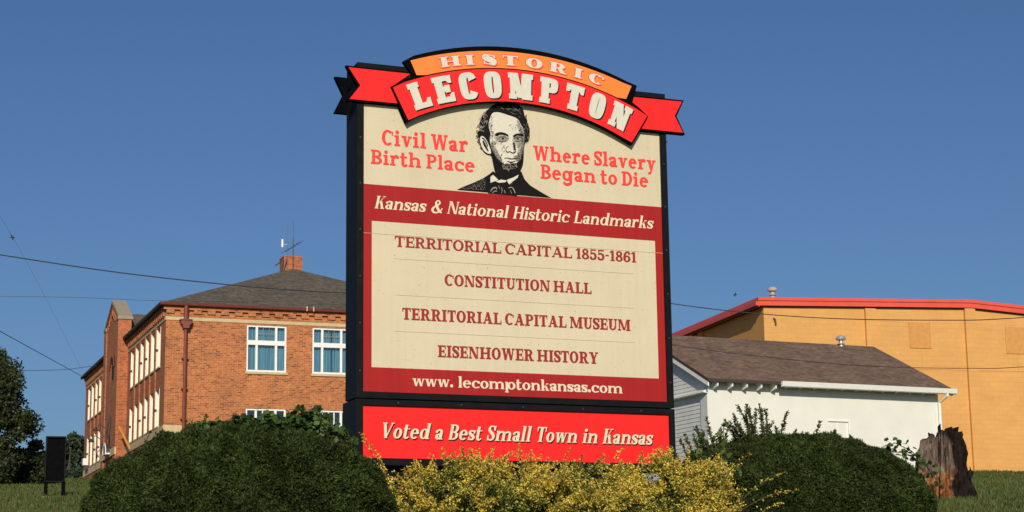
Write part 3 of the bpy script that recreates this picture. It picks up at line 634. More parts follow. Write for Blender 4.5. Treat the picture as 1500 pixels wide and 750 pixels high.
def glyph(ch, F, m):
    T, t, sh, sl, xh, tn = F.T, F.t, F.sh, F.sl, F.xh, F.tn; P = []; tb = max(t, sh); tt = max(t, .07)
    def R(x0, y0, x1, y1): P.append([(x0, y0), (x1, y0), (x1, y1), (x0, y1)])
    def stem(x, y0=0, y1=1, b='lr', tp='lr', w=T):
        R(x, y0, x + w, y1)
        if 'l' in b: R(x - sl, y0, x, y0 + sh)
        if 'r' in b: R(x + w, y0, x + w + sl, y0 + sh)
        if 'l' in tp: R(x - sl, y1 - sh, x, y1)
        if 'r' in tp: R(x + w, y1 - sh, x + w + sl, y1)
    def ell(cx, cy, rx, ry, T=T, t=t, a0=0, a1=360):
        n = max(6, int(abs(a1 - a0) / 12)); q = np.radians(np.linspace(a0, a1, n + 1)); ix, iy = max(rx - T, .01), max(ry - t, .01)
        for u, v in zip(q, q[1:]):
            cu, su, cv, sv = [math.copysign(abs(f_) ** (2 / F.sq), f_) for f_ in (cos(u), sin(u), cos(v), sin(v))]
            P.append([(cx + ix*cu, cy + iy*su), (cx + rx*cu, cy + ry*su), (cx + rx*cv, cy + ry*sv), (cx + ix*cv, cy + iy*sv)])
    def dot(cx, cy, r): P.append([(cx + r*cos(q), cy + r*sin(q)) for q in np.linspace(0, 2*pi, 13)[:-1]])
    def rib(*pts): P.extend(ribbon(pts))
    def Q(*p): P.append(list(p))
    x0 = sl + T
    if ch == ' ': return [], F.ws * m + .06
    if ch == 'I': stem(sl); return P, 2*sl + T
    if ch == 'H':
        x2 = x0 + .34*m; stem(sl); stem(x2); R(x0, .5 - tb/2, x2, .5 + tb/2); return P, x2 + T + sl
    if ch in 'LE':
        W = x0 + .40*m; stem(sl, b='l', tp='lr' if ch == 'L' else 'l'); R(x0, 0, W, tb); Q((W - tt, tb), (W, tb), (W, .34), (W - tt*.6, .34))
        if ch == 'E':
            R(x0, 1 - tb, W - .02*m, 1); Q((W - .02*m - tt, 1 - tb), (W - .02*m - tt*.6, .70), (W - .02*m, .70), (W - .02*m, 1 - tb)); R(x0, .5 - tb/2, W - .13*m, .5 + tb/2); R(W - .13*m - tt, .36, W - .13*m, .5 - tb/2); R(W - .13*m - tt, .5 + tb/2, W - .13*m, .64)
        return P, W
    if ch == 'T':
        W = .62*m + T*.55; stem((W - T)/2, 0, 1 - tb, tp=''); R(0, 1 - tb, W, 1); Q((0, .68), (tt*.6, .68), (tt, 1 - tb), (0, 1 - tb)); Q((W - tt*.6, .68), (W, .68), (W, 1 - tb), (W - tt, 1 - tb)); return P, W
    if ch == 'N':
        x2 = sl + T*.9 + .42*m; stem(sl, w=tn, tp='l'); stem(x2, w=tn, b=''); Q((sl - .3*sl, 1), (sl + T, 1), (x2 + tn, 0), (x2 + tn - T*.95, 0)); return P, x2 + tn + sl
    if ch == 'M':
        x2 = sl + T*.7 + .62*m; c = (sl + x2 + T) / 2; stem(sl, w=tn, tp='l'); stem(x2, w=T, tp='r'); Q((sl, 1), (sl + T, 1), (c + T*.42, .05), (c - T*.42, .05)); Q((x2 + T*.1, 1), (x2 + T*.1, .92), (c, .05), (c, .05 + .3), ) if False else Q((c - .02, .05), (c + tn*.8, .05), (x2 + tn*.7, 1), (x2 - tn*.3, 1)); return P, x2 + T + sl
    if ch in 'AV':
        W = .62*m + T*.9 + sl; a = sl*.9; c = W/2; f = (lambda y: y) if ch == 'A' else (lambda y: 1 - y)
        g = (lambda x: x) if ch == 'A' else (lambda x: W - x)
        Q((g(a), f(0)), (g(a + tn), f(0)), (g(c + tn*.5), f(1)), (g(c - tn*.5), f(1))); Q((g(W - a - T), f(0)), (g(W - a), f(0)), (g(c + T*.5), f(1)), (g(c - T*.55), f(1)))
        for l, r_ in ((a - sl*.9, a + tn + sl*.9), (W - a - T - sl*.9, W)):
            xs = sorted((g(l), g(r_))); ys = sorted((f(0), f(sh))); R(xs[0], ys[0], xs[1], ys[1])
        if ch == 'A': R(a + tn + .08*m, .27, W - a - T*.9 - .06*m, .27 + max(t, .07))
        return P, W
    if ch in 'WwvyY':
        h = 1 if ch in 'WY' else xh
        if ch in 'Ww':
            k = 1 if ch == 'W' else .78; W = (.88*m + T*1.1) * k + sl; X = [sl*.8, W*.30, W*.5, W*.72, W - sl*.8]
            Q((X[0], h), (X[0] + T*.95, h), (X[1] + T*.42, 0), (X[1] - T*.38, 0)); Q((X[1] - tn*.3, 0), (X[1] + tn*.7, 0), (X[2] + tn*.6, h), (X[2] - tn*.5, h))
            Q((X[2] - T*.3, h), (X[2] + T*.62, h), (X[3] + T*.42, 0), (X[3] - T*.40, 0)); Q((X[3] - tn*.3, 0), (X[3] + tn*.7, 0), (X[4], h), (X[4] - tn, h))
            R(X[0] - sl*.8, h - sh, X[0] + T + sl*.6, h); R(X[4] - tn - sl*.8, h - sh, W, h); R(X[2] - T*.3 - sl*.5, h - sh, X[2] + T*.6 + sl*.5, h); return P, W
        if ch in 'vy':
            W = .44*m + T*.9 + sl; c = W/2; Q((sl*.8, h), (sl*.8 + T, h), (c + T*.45, 0), (c - T*.45, 0)); Q((c - tn*.5, 0), (c + tn*.5, 0), (W - sl*.8, h), (W - sl*.8 - tn, h)); R(0, h - sh, sl*1.4 + T, h); R(W - sl*1.6 - tn, h - sh, W, h)
            if ch == 'y': rib((c, .02, tn), (c - .06*m, -.16, tn), (c - .16*m, -.25, tn*1.1), (c - .27*m, -.2, T*.7))
            return P, W
        W = .60*m + T*.8 + sl; c = W/2; stem(c - T/2, 0, .46, tp=''); Q((sl*.8, 1), (sl*.8 + T, 1), (c + T*.5, .42), (c - T*.5, .42)); Q((c - tn*.2, .42), (c + T*.5, .42), (W - sl*.8, 1), (W - sl*.8 - tn, 1)); R(0, 1 - sh, sl*1.6 + T, 1); R(W - sl*1.7 - tn, 1 - sh, W, 1); return P, W
    if ch in 'Kk':
        h = 1 if ch == 'K' else xh; W = x0 + (.42 if ch == 'K' else .36)*m; stem(sl, 0, 1 if ch == 'K' else 1.03, tp='lr' if ch == 'K' else 'l')
        Q((x0 - .01, .36*h), (x0 - .01, .36*h + tn*1.3), (W - sl*.8 - tn*.4, h), (W - sl*.8, h)) ; R(W - sl*2 - tn, h - sh, W, h)
        Q((x0 + .08*m, .52*h), (x0 + .08*m + T*.8, .62*h), (W + sl*.2, 0), (W + sl*.2 - T, 0)); R(W - T - sl*.8, 0, W + sl, sh); return P, W + sl
    if ch in 'BPRD':
        if ch == 'D':
            cx = x0 + .06*m; rx = .30*m + T*.55; stem(sl, b='l', tp='l'); R(x0, 0, cx, tb); R(x0, 1 - tb, cx, 1); ell(cx, .5, rx, .5, T, tb, -90, 90); return P, cx + rx
        up_c, up_r = (.73, .27) if ch == 'B' else (.715, .285)
        cx = x0 + .08*m; rx = .20*m + T*.62; stem(sl, b='l' if ch == 'B' else 'lr', tp='l'); R(x0, 1 - tb, cx, 1); ell(cx, up_c, rx, up_r, T*.95, tb, -90, 90); R(x0, up_c - up_r, cx, up_c - up_r + tb)
        W = cx + rx
        if ch == 'B': ell(cx, .265, rx + .04*m, .265, T, tb, -90, 90); R(x0, 0, cx, tb); W += .04*m
        if ch == 'R': Q((cx - .02*m, .47), (cx + T*.8, .47), (W + .06*m, 0), (W + .06*m - T, 0)); R(W + .06*m - T, 0, W + .06*m + sl*.8, sh); W += .06*m + sl*.6
        return P, W
    if ch in 'CGOQcoe':
        big = ch in 'COGQ'; h = 1 if big else xh; k = 1 if big else .80; rx = (.30*m + T*.52) * k; ry = h/2 + .012; cx, cy = rx, h/2
        if ch in 'Oo': ell(cx, cy, rx, ry, T, t); return P, 2*rx
        if ch == 'C' and F.sq > 2.2: ell(cx, cy, rx, ry, T, t, 24, 336); return P, 2*rx
        if ch in 'Cc':
            ell(cx, cy, rx, ry, T, t, 44, 314)
            x1 = cx + rx*.80
            if big: R(cx + rx*.66, .66, cx + rx*.66 + max(tt*.8, rx*.26), .90)
            else: dot(x1 - T*.2, h*.78, T*.52); rib((cx + rx*.55, .07*h, t*1.1), (cx + rx*.85, .2*h, t*.9))
            return P, 2*rx * .95
        ell(cx, cy, rx, ry, T, t, 0, 318); R(cx - rx + T*.7, cy - .02, cx + rx - .01, cy - .02 + max(t, .08)); return P, 2*rx
    if ch in 'Ss':
        h = 1 if ch == 'S' else xh; k = 1 if ch == 'S' else .82; W = (.46*m + T*.62)*k; S_ = T*1.02
        rib((W*.90, .70*h, t*1.0), (W*.76, .90*h, t*1.1), (W*.48, h - t*.55, t*1.15), (W*.20, .88*h, T*.72), (W*.17, .70*h, T*.98), (W*.42, .55*h, S_), (W*.70, .42*h, S_), (W*.84, .26*h, T*.98), (W*.76, .11*h, T*.70), (W*.48, t*.55, t*1.15), (W*.20, .10*h, t*1.1), (W*.08, .32*h, t*1.0))
        R(W*.90 - tt*.4, .66*h, W*.90 + tt*.6, h*.98); R(W*.06 - tt*.3, .02, W*.06 + tt*.7, .36*h); return P, W
    if ch == 'U':
        x2 = x0 + .30*m; stem(sl, .30, 1, b=''); stem(x2, .30, 1, b='', w=tn); rx = (x2 + tn - sl)/2; cx = sl + rx
        ell(cx, .32, rx, .33, (T + tn)/2, max(t, .1), 180, 360); return P, x2 + tn + sl
    if ch == '1':
        stem(sl + .06*m, tp=''); Q((sl + .06*m, 1), (sl + .06*m, 1 - T*.7), (0, .78), (0, .84)); return P, 2*sl + T + .08*m
    if ch == '5':
        W = .46*m + T*.55; R(W*.12, 1 - max(sh, .12), W*.92, 1); R(W*.12, .5, W*.12 + tn, 1); rib((W*.14, .52, t), (W*.40, .63, t*1.2), (W*.72, .55, T*.8), (W*.82, .33, T), (W*.70, .12, T*.75), (W*.40, t*.5, t*1.2), (W*.12, .10, t)); dot(W*.16, .19, T*.5); return P, W
    if ch == '6':
        W = .46*m + T*.6; ell(W/2, .31, W/2, .32, T, t); rib((W*.88, .86, t), (W*.62, .97, t*1.1), (W*.30, .84, T*.75), (T*.55, .58, T), (T*.5, .33, T)); dot(W*.80, .82, T*.45); return P, W
    if ch == '8':
        W = .46*m + T*.6; ell(W/2, .27, W/2, .28, T*.95, t); ell(W/2, .75, W*.43, .26, T*.85, t); return P, W
    if ch == '-': R(.03, .44, .22*m + .1, .44 + max(t, .09)); return P, .22*m + .13
    if ch == '.': dot(T*.62, T*.58, T*.62); return P, T*1.25
    if ch == '&':
        W = .78*m + T*.4
        rib((W*.98, .40, t), (W*.84, .16, t*1.2), (W*.56, .02, t*1.3), (W*.26, .05, T*.75), (W*.12, .25, T), (W*.24, .45, T*.8), (W*.50, .60, t*1.4), (W*.66, .78, T*.7), (W*.54, .96, t*1.1), (W*.38, .93, T*.6), (W*.32, .77, T*.9), (W*.46, .50, T*1.05), (W*.72, .18, T), (W*.98, .02, t*1.3)); return P, W
    # lower case
    if ch == 'i': stem(sl, 0, xh, tp='l'); dot(sl + T/2, xh + .20, T*.58); return P, 2*sl + T
    if ch == 'l': stem(sl, 0, 1.03, tp='l'); return P, 2*sl + T
    if ch in 'nhm':
        stem(sl, 0, xh if ch != 'h' else 1.03, tp='l'); x = sl; wd = .26*m
        for k in range(2 if ch == 'm' else 1):
            x2 = x + T + wd; ry = .26; cx = (x + T*.4 + x2 + T)/2; rx = (x2 + T - x - T*.4)/2
            ell(cx, xh - ry, rx, ry, T, max(t, .11), 0, 150); stem(x2, 0, xh - ry, tp=''); x = x2
        return P, x + T + sl
    if ch == 'r':
        stem(sl, 0, xh, tp='l'); rib((x0 - .02, xh*.72, t), (x0 + .08*m, xh*.93, t*1.4), (x0 + .2*m, xh*.95, t*1.3)); dot(x0 + .21*m, xh*.86, T*.52); return P, x0 + .21*m + T*.45
    if ch == 't':
        stem(sl, .16, xh*1.36, b='', tp=''); R(0, xh - sh, x0 + .18*m, xh); rib((sl + T/2, .22, T), (sl + T*.62, .09, T*.85), (x0 + .06*m, .04, t*1.3), (x0 + .18*m, .13, t)); return P, x0 + .2*m
    if ch == 'a':
        W = .36*m + T*.85; rib((W*.12, xh*.80, t), (W*.40, xh - t*.55, t*1.2), (W - T*.62, xh*.86, T*.8), (W - T/2, xh*.66, T), (W - T/2, .16, T), (W - T*.45, .0, T)); dot(W*.15, xh*.78, T*.5)
        ell(W*.46, xh*.28, W*.46, xh*.30, T, t); R(W - T*.2, 0, W + sl*.9, sh); return P, W + sl*.9
    if ch in 'dgpq':
        rx = (.22*m + T*.5); cx = rx
        if ch == 'd': ell(cx, xh/2, rx, xh/2 + .01, T, t); stem(2*rx - T*.75, 0, 1.03, b='r', tp='l'); return P, 2*rx + T*.25 + sl
        if ch == 'p': stem(sl, -.28, xh, tp='l'); ell(sl + T*.75 + rx, xh/2, rx, xh/2 + .01, T, t); return P, sl + T*.75 + 2*rx
        ell(cx, xh/2, rx, xh/2 + .01, T, t); stem(2*rx - T*.75, -.06, xh, b='', tp='r'); X = 2*rx - T*.25
        rib((X, -.04, T), (X - .02*m, -.18, T*.85), (rx, -.27, t*1.5), (rx*.35, -.2, t*1.2)); dot(rx*.42, -.17, T*.42); return P, 2*rx + T*.25 + sl
    raise ValueError(ch)
def layout(text, F, m):
    x = 0; out = []
    for ch in text:
        P, w = glyph(ch, F, m)
        if P: out.append((x, w, P))
        x += w + (F.sp if ch != ' ' else 0)
    return out, x - F.sp
def text_polys(text, F, u0, u1, cap):
    """glyph strips fitted to the width u1-u0 at cap height cap, (u, z) relative to the baseline at u0"""
    tw = (u1 - u0) / cap; lo, hi = .2, 3.5
    for _ in range(40):
        m = (lo + hi) / 2
        if layout(text, F, m)[1] > tw: hi = m
        else: lo = m
    out, w = layout(text, F, (lo + hi) / 2)
    return [[[(u0 + (x + px + F.it * py) * cap, py * cap) for px, py in poly] for poly in P] for x, gw, P in out]
def put(mb, polys, y, fn=None, mi=0, du=0, dz=0):
    """each strip lies a hair in front of the one before so no two share a plane"""
    for gl in polys:
        for k, poly in enumerate(gl):
            q = [(fn(p) if fn else p) for p in poly]; mb.poly([(a + du, y - k * 2e-5, b + dz) for a, b in q], mi)

# ------------------------------------------------------------------ the town sign
def town_sign():
    P0 = (-1.227, 14.9); yaw = rad(22.44); zb = gz(*P0) - .02; z = lambda q: q - zb
    root = empty('town_sign', (P0[0], P0[1], zb), yaw, 'tall black framed welcome sign with a red ribbon banner, bearded portrait and red lettering', 'sign')
    F0, F1 = -.056, 2.818
    # bodies
    b = MB(); b.box(F0, .012, z(3.338), F1, .285, z(6.155)); up_ = b.build('upper_cabinet', M['black'], root, bevel=.006)
    b = MB(); b.box(F0 - .003, .008, z(2.80), F1 + .003, .345, z(3.330)); lo_ = b.build('lower_cabinet', M['black'], root, bevel=.006)
    b = MB(); b.box(.35, .09, z(gz(*P0) - .4), .55, .26, z(2.80)); b.box(2.2, .09, z(gz(*P0) - .4), 2.4, .26, z(2.80)); b.box(.2, .07, z(2.70), 2.56, .28, z(2.797)); b.build('support', M['black'], root)
    # retainer frames round both faces
    def frame(u0, u1, z0, z1, v0, v1, w0, w1, par, y0=-.022, y1=.011):
        f = MB(); f.box(u0, y0, z(z0), v0, y1, z(z1)); f.box(v1, y0, z(z0), u1, y1, z(z1)); f.box(v0, y0, z(z0), v1, y1, z(w0)); f.box(v0, y0, z(w1), v1, y1, z(z1))
        return f.build('retainer_frame', M['black'], par)
    frame(F0, F1, 3.34, 6.155, 0.0, 2.760, 3.392, 6.10, up_)
    frame(F0 - .003, F1 + .003, 2.80, 3.330, 0.0, 2.771, 2.856, 3.283, lo_)
    # faces
    f = MB(); f.poly([(0, 0, z(3.392)), (2.76, 0, z(3.392)), (2.76, 0, z(6.1)), (0, 0, z(6.1))]); face = f.build('face_panel', M['cream'], root)
    f = MB(); y = -.002; ax, bx, cx, dx = 0, .078, 2.688, 2.76; az, bz_, cz, dz_ = 3.392, 3.594, 4.812, 5.120
    for a, b_, c, d in ((ax, az, dx, bz_), (ax, cz, dx, dz_), (ax, bz_, bx, cz), (cx, bz_, dx, cz)): f.poly([(a, y, z(b_)), (c, y, z(b_)), (c, y, z(d)), (a, y, z(d))])
    f.build('maroon_border', M['darkred'], face)
    f = MB(); f.poly([(0, 0, z(2.856)), (2.771, 0, z(2.856)), (2.771, 0, z(3.283)), (0, 0, z(3.283))]); red = f.build('red_panel', M['red'], root)
    # screw heads along the retainers
    sm = MB(); sm.tube([(0, -.026, 0), (0, -.0225, 0)], [.006, .009], 8); s0 = sm.build('screw', M['darkmetal'], root); first = True
    for u in (-.028, 2.789):
        for zz in (3.56, 3.95, 4.34, 4.73, 5.12, 5.51): 
            o = s0 if first else s0.copy()
            if not first: COL.objects.link(o)
            first = False; o.location = (u, 0, z(zz))
    for u in (.3, .85, 1.4, 1.95, 2.5):
        o = s0.copy(); COL.objects.link(o); o.location = (u, 0, z(3.306))
    # thin rules and the panel seam
    f = MB()
    for zz in (4.506, 4.202, 3.9): f.box(.275, -.003, z(zz) - .002, 2.468, -.0015, z(zz) + .002)
    f.build('divider_line', M['tanline'], face)
    f = MB(); f.box(.0, -.0034, z(4.704), 2.76, -.0022, z(4.7065)); f.build('panel_seam', M['tanline'], face)
    # lettering
    slab = Face(.218, .130, .120, .090, .70, .085); clar = Face(.250, .12, .110, .100, .68, .060); rom = Face(.235, .10, .075, .065, .68, .065, ws=.30)
    ital = Face(.190, .085, .06, .06, .66, .07, it=.22, ws=.30)
    def line(txt, F, u0, u1, zz, cap, mat, par, y=-.004, shadow=None):
        P = text_polys(txt, F, u0, u1 - F.it * cap, cap)
        if shadow:
            s = MB(); put(s, P, y, None, 0, shadow, z(zz) - shadow); s.build('letter_shadow', M['ink'], par); y -= .003
        mb = MB(); put(mb, P, y, None, 0, 0, z(zz)); return mb.build('lettering', mat, par)
    line('Civil War', slab, .164, .932, 5.466, .132, M['redtext'], face)
    line('Birth Place', slab, .068, .994, 5.296, .122, M['redtext'], face)
    line('Where Slavery', slab, 1.536, 2.716, 5.450, .128, M['redtext'], face)
    line('Began to Die', slab, 1.602, 2.637, 5.290, .126, M['redtext'], face)
    line('Kansas & National Historic Landmarks', ital, .100, 2.688, 4.918, .108, M['creamtext'], face)
    line('TERRITORIAL CAPITAL 1855-1861', clar, .277, 2.500, 4.606, .091, M['maroontext'], face)
    line('CONSTITUTION HALL', clar, .715, 2.063, 4.304, .096, M['maroontext'], face)
    line('TERRITORIAL CAPITAL MUSEUM', clar, .342, 2.427, 3.999, .098, M['maroontext'], face)
    line('EISENHOWER HISTORY', clar, .651, 2.113, 3.700, .099, M['maroontext'], face)
    line('www. lecomptonkansas.com', rom, .430, 2.334, 3.452, .092, M['creamtext'], face)
    line('Voted a Best Small Town in Kansas', ital, .148, 2.624, 3.019, .126, M['creamtext'], red, shadow=.008)
    # portrait of a bearded man in a dark coat: flat printed artwork, artwork units -> panel
    def A(p): return (.0013468 * p[0] - .0000164 * p[1] + .7171667, .0001132 * p[0] - .0012863 * p[1] + 5.9493288)
    yl = [-.004]
    def art(shapes, mat, name, par, closed=True):
        mb = MB()
        for sh_ in shapes:
            Q = spline(list(sh_) + [sh_[0]], 4)[:-1] if closed else sh_
            yl[0] -= .0001; mb.poly([(A(p)[0], yl[0], z(A(p)[1])) for p in Q])
        return mb.build(name, mat, par)
    def strokes(lines, mat, name, par):
        mb = MB(); yl[0] -= .0001; k = 0
        for l in lines:
            for q in ribbon(l, 4): k += 1; mb.poly([(A(p)[0], yl[0] - (k % 40) * 3e-6, z(A(p)[1])) for p in q])
        return mb.build(name, mat, par)
    def inside(p, poly):
        x, y_ = p; c = False
        for i in range(len(poly)):
            (x1, y1), (x2, y2) = poly[i], poly[i - 1]
            if (y1 > y_) != (y2 > y_) and x < (x2 - x1) * (y_ - y1) / (y2 - y1) + x1: c = not c
        return c
    rr = random.Random(5)
    def hatch(polys, n, mat, name, par, size=5, ang=-0.9, spread=.5, ln=2.2):
        mb = MB(); yl[0] -= .0002
        for poly in polys:
            xs = [p[0] for p in poly]; ys = [p[1] for p in poly]; k = 0; tries = 0
            while k < n and tries < n * 8:
                tries += 1; p = (rr.uniform(min(xs), max(xs)), rr.uniform(min(ys), max(ys)))
                if not inside(p, poly): continue
                k += 1; a = ang + rr.uniform(-spread, spread); L_ = size * rr.uniform(.6, ln); w = size * rr.uniform(.22, .42); c, s = cos(a), sin(a)
                mb.poly([(A(q)[0], yl[0] - k * 1e-6, z(A(q)[1])) for q in ((p[0] - c*L_ + s*w, p[1] - s*L_ - c*w), (p[0] - c*L_ - s*w, p[1] - s*L_ + c*w), (p[0] + c*L_ - s*w, p[1] + s*L_ + c*w), (p[0] + c*L_ + s*w, p[1] + s*L_ - c*w))])
        return mb.build(name, mat, par)
    coat = [(92, 645), (140, 622), (205, 597), (268, 568), (312, 540), (335, 520), (345, 545), (400, 600), (470, 610), (505, 560), (530, 522), (552, 575), (590, 618), (650, 655), (700, 685), (738, 706)]
    hair = [(244, 300), (232, 280), (230, 255), (243, 235), (240, 205), (248, 175), (255, 150), (270, 125), (290, 105), (310, 90), (330, 70), (380, 48), (440, 44), (490, 50), (522, 70), (545, 100), (555, 140), (568, 165), (574, 195), (580, 225), (584, 250), (575, 280), (574, 305), (560, 325), (550, 355), (548, 400), (546, 440), (540, 480), (522, 520), (470, 555), (420, 568), (385, 560), (352, 530), (340, 490), (332, 450), (322, 415), (300, 410), (270, 388), (250, 350), (240, 320)]
    pt = MB(); pt.poly([(A(p)[0], -.0036, z(A(p)[1])) for p in coat + [(92, 647)]][:-1]); port = pt.build('portrait', M['ink'], face)
    art([hair], M['ink'], 'hair_and_beard', port)
    faceL = [(308, 175), (330, 124), (365, 115), (400, 122), (450, 138), (490, 152), (512, 170), (526, 196), (540, 222), (548, 255), (552, 290), (545, 330), (540, 372), (534, 405), (522, 440), (500, 462), (470, 470), (440, 474), (412, 470), (390, 452), (368, 425), (345, 395), (325, 360), (316, 325), (314, 290), (318, 262), (310, 235), (306, 205)]
    art([faceL], M['skin'], 'face', port)
    art([[(246, 292), (258, 280), (276, 288), (292, 310), (306, 340), (318, 372), (322, 396), (308, 402), (288, 392), (268, 372), (254, 340), (246, 315)]], M['skin'], 'ear', port)
    art([[(335, 520), (400, 560), (470, 555), (530, 520), (508, 572), (445, 612), (345, 592), (325, 560)]], M['ink'], 'neck_shadow', port)
    art([[(318, 560), (335, 545), (352, 560), (372, 580), (345, 590), (318, 600)], [(430, 580), (470, 566), (512, 545), (505, 565), (470, 592), (448, 612), (436, 595)], [(352, 590), (390, 578), (430, 584), (420, 596), (380, 600)]], M['skin'], 'collar', port, closed=False)
    # soft mid-tones, then engraved shading
    art([[(512, 172), (528, 200), (546, 250), (550, 300), (541, 372), (533, 408), (518, 438), (500, 440), (500, 405), (508, 375), (494, 345), (490, 310), (512, 296), (520, 262), (508, 225), (500, 195)], [(316, 318), (332, 330), (352, 362), (378, 412), (402, 452), (388, 450), (364, 422), (342, 392), (324, 360)],
         [(344, 268), (372, 254), (412, 256), (440, 270), (444, 296), (434, 316), (400, 322), (366, 316), (346, 300)], [(472, 272), (500, 262), (546, 264), (548, 308), (520, 320), (484, 316), (474, 296)], [(472, 330), (482, 332), (494, 376), (490, 394), (474, 398), (478, 370)]], M['skinshade'], 'mid_tone', port)
    art([[(530, 235), (546, 262), (549, 300), (540, 372), (532, 412), (522, 420), (526, 372), (534, 312), (530, 268)], [(316, 330), (326, 345), (352, 402), (380, 444), (352, 412), (326, 368)]], M['inkmid'], 'mid_tone', port)
    shadeR = [(500, 165), (526, 196), (545, 250), (550, 300), (540, 372), (530, 420), (505, 440), (492, 400), (512, 370), (498, 330), (490, 300), (520, 270), (505, 220)]
    hatch([shadeR], 260, M['inkgrey'], 'engraved_shade', port, 3.2)
    hatch([[(218, 230), (244, 180), (262, 130), (300, 92), (320, 100), (280, 150), (262, 220), (250, 300), (262, 380), (238, 350), (222, 290)], [(560, 120), (586, 230), (590, 270), (580, 320), (566, 330), (574, 250)], [(318, 400), (345, 430), (380, 455), (420, 480), (420, 500), (370, 490), (335, 450)], [(420, 468), (500, 466), (520, 440), (524, 470), (480, 492), (430, 488)]], 120, M['ink'], 'loose_strand', port, 3.6, 1.9, .9, 2.4)
    hatch([[(310, 170), (334, 130), (350, 140), (330, 190), (322, 300), (308, 260)], [(330, 300), (356, 330), (350, 345), (322, 330)]], 46, M['ink'], 'loose_strand', port, 2.6, 1.6, .5, 2.2)
    hatch([[(520, 200), (548, 250), (550, 300), (540, 372), (530, 420), (516, 430), (524, 380), (528, 320), (522, 250)], [(470, 320), (486, 330), (492, 378), (480, 372)], [(318, 340), (330, 352), (352, 410), (372, 440), (346, 400)]], 60, M['ink'], 'engraved_shade', port, 3.6)
    hatch([[(345, 262), (440, 262), (444, 300), (430, 320), (360, 318), (345, 300)], [(474, 268), (548, 268), (546, 318), (480, 318)], [(470, 420), (520, 400), (530, 440), (500, 455)]], 90, M['inkgrey'], 'engraved_shade', port, 3.4)
    hatch([[(318, 330), (345, 345), (385, 420), (410, 470), (370, 440), (335, 385)]], 120, M['inkgrey'], 'engraved_shade', port, 4.0)
    hatch([[(308, 175), (330, 200), (340, 290), (318, 300)]], 42, M['inkgrey'], 'engraved_shade', port, 3.4)
    hatch([[(400, 330), (430, 345), (420, 395), (385, 385)], [(440, 200), (520, 200), (520, 240), (470, 235)], [(350, 310), (400, 325), (390, 340), (345, 330)]], 22, M['inkmid'], 'engraved_shade', port, 3.2)
    hatch([[(240, 140), (290, 105), (300, 170), (270, 250), (240, 240)]], 70, M['inkmid'], 'hair_strand', port, 4.0, 1.8, .4, 2.6)
    hatch([[(390, 470), (430, 480), (500, 470), (500, 500), (440, 515), (395, 500)]], 60, M['inkmid'], 'beard_strand', port, 3.6, 1.5, .6, 2.2)
    hatch([[(330, 70), (500, 60), (540, 120), (520, 150), (430, 100)]], 34, M['inkgrey'], 'hair_strand', port, 4.2, .35, .3, 3.4)
    hatch([[(100, 640), (205, 600), (270, 572), (300, 590), (280, 650)]], 110, M['inkgrey'], 'coat_grain', port, 3.4, 0, 1.5, 1.4)
    hatch([[(535, 200), (570, 190), (578, 250), (560, 310), (548, 330)]], 30, M['inkgrey'], 'hair_strand', port, 3.6, 1.5, .4, 2.6)
    art([[(350, 276), (354, 262), (380, 253), (410, 257), (436, 271), (436, 281), (415, 273), (385, 269), (364, 280)], [(470, 282), (484, 268), (510, 261), (540, 266), (546, 280), (528, 280), (502, 275), (482, 286)]], M['ink'], 'eyebrow', port)
    art([[(366, 300), (385, 288), (410, 286), (430, 296), (424, 308), (396, 313), (376, 310)], [(480, 302), (498, 290), (520, 290), (532, 298), (522, 308), (498, 312)]], M['inkmid'], 'eye_shade', port)
    art([[(374, 300), (392, 291), (414, 296), (406, 306), (386, 307)], [(486, 301), (502, 294), (518, 299), (508, 306), (494, 307)]], M['inkmid'], 'eye_white', port)
    art([[(394, 292), (408, 292), (410, 302), (400, 305), (392, 300)], [(500, 293), (512, 294), (512, 303), (503, 305), (497, 300)]], M['ink'], 'iris', port)
    strokes([[(366, 298, 3), (385, 287, 5), (412, 286, 5), (432, 297, 3)], [(480, 300, 3), (498, 289, 5), (520, 289, 5), (534, 299, 3)], [(372, 316, 2), (395, 320, 3), (424, 314, 2)], [(484, 315, 2), (505, 318, 3), (526, 312, 2)],
             [(470, 300, 3), (474, 330, 3), (482, 360, 4), (488, 378, 5)], [(424, 378, 4), (434, 392, 6), (448, 386, 4), (462, 394, 6), (478, 396, 7), (490, 382, 5)], [(420, 374, 3), (428, 358, 3), (440, 350, 2)],
             [(412, 432, 3), (432, 431, 5), (458, 437, 6), (486, 434, 5), (504, 430, 3)], [(430, 452, 3), (458, 460, 7), (488, 452, 3)], [(398, 400, 3), (388, 420, 4), (392, 440, 3)], [(505, 398, 4), (514, 420, 5), (512, 440, 4)],
             [(258, 294, 7), (272, 300, 7), (288, 324, 7), (298, 352, 7)], [(266, 312, 9), (276, 337, 14), (288, 360, 12), (302, 384, 6)]], M['ink'], 'facial_line', port)
    art([[(310, 606), (345, 596), (400, 604), (440, 612), (448, 622), (470, 606), (506, 570), (500, 690), (300, 668)]], M['ink'], 'bow_tie', port, closed=False)
    strokes([[(318, 660, 5), (330, 640, 7), (352, 632, 7), (362, 645, 4)], [(330, 668, 4), (350, 655, 5), (362, 660, 4)], [(392, 630, 4), (396, 655, 4), (392, 672, 3)], [(410, 650, 4), (418, 672, 4)], [(440, 636, 5), (462, 632, 6), (478, 650, 6), (486, 672, 5)], [(372, 620, 3), (380, 640, 3)], [(452, 652, 3), (462, 674, 3)]], M['inkmid'], 'tie_fold', port)

    # ribbon banner, cut-out plates standing off the face (front at -.08)
    def arc(c, R, u0, u1, n=24, uc=1.388): return [(u, c + math.sqrt(R * R - (u - uc) ** 2)) for u in np.linspace(u0, u1, n)]
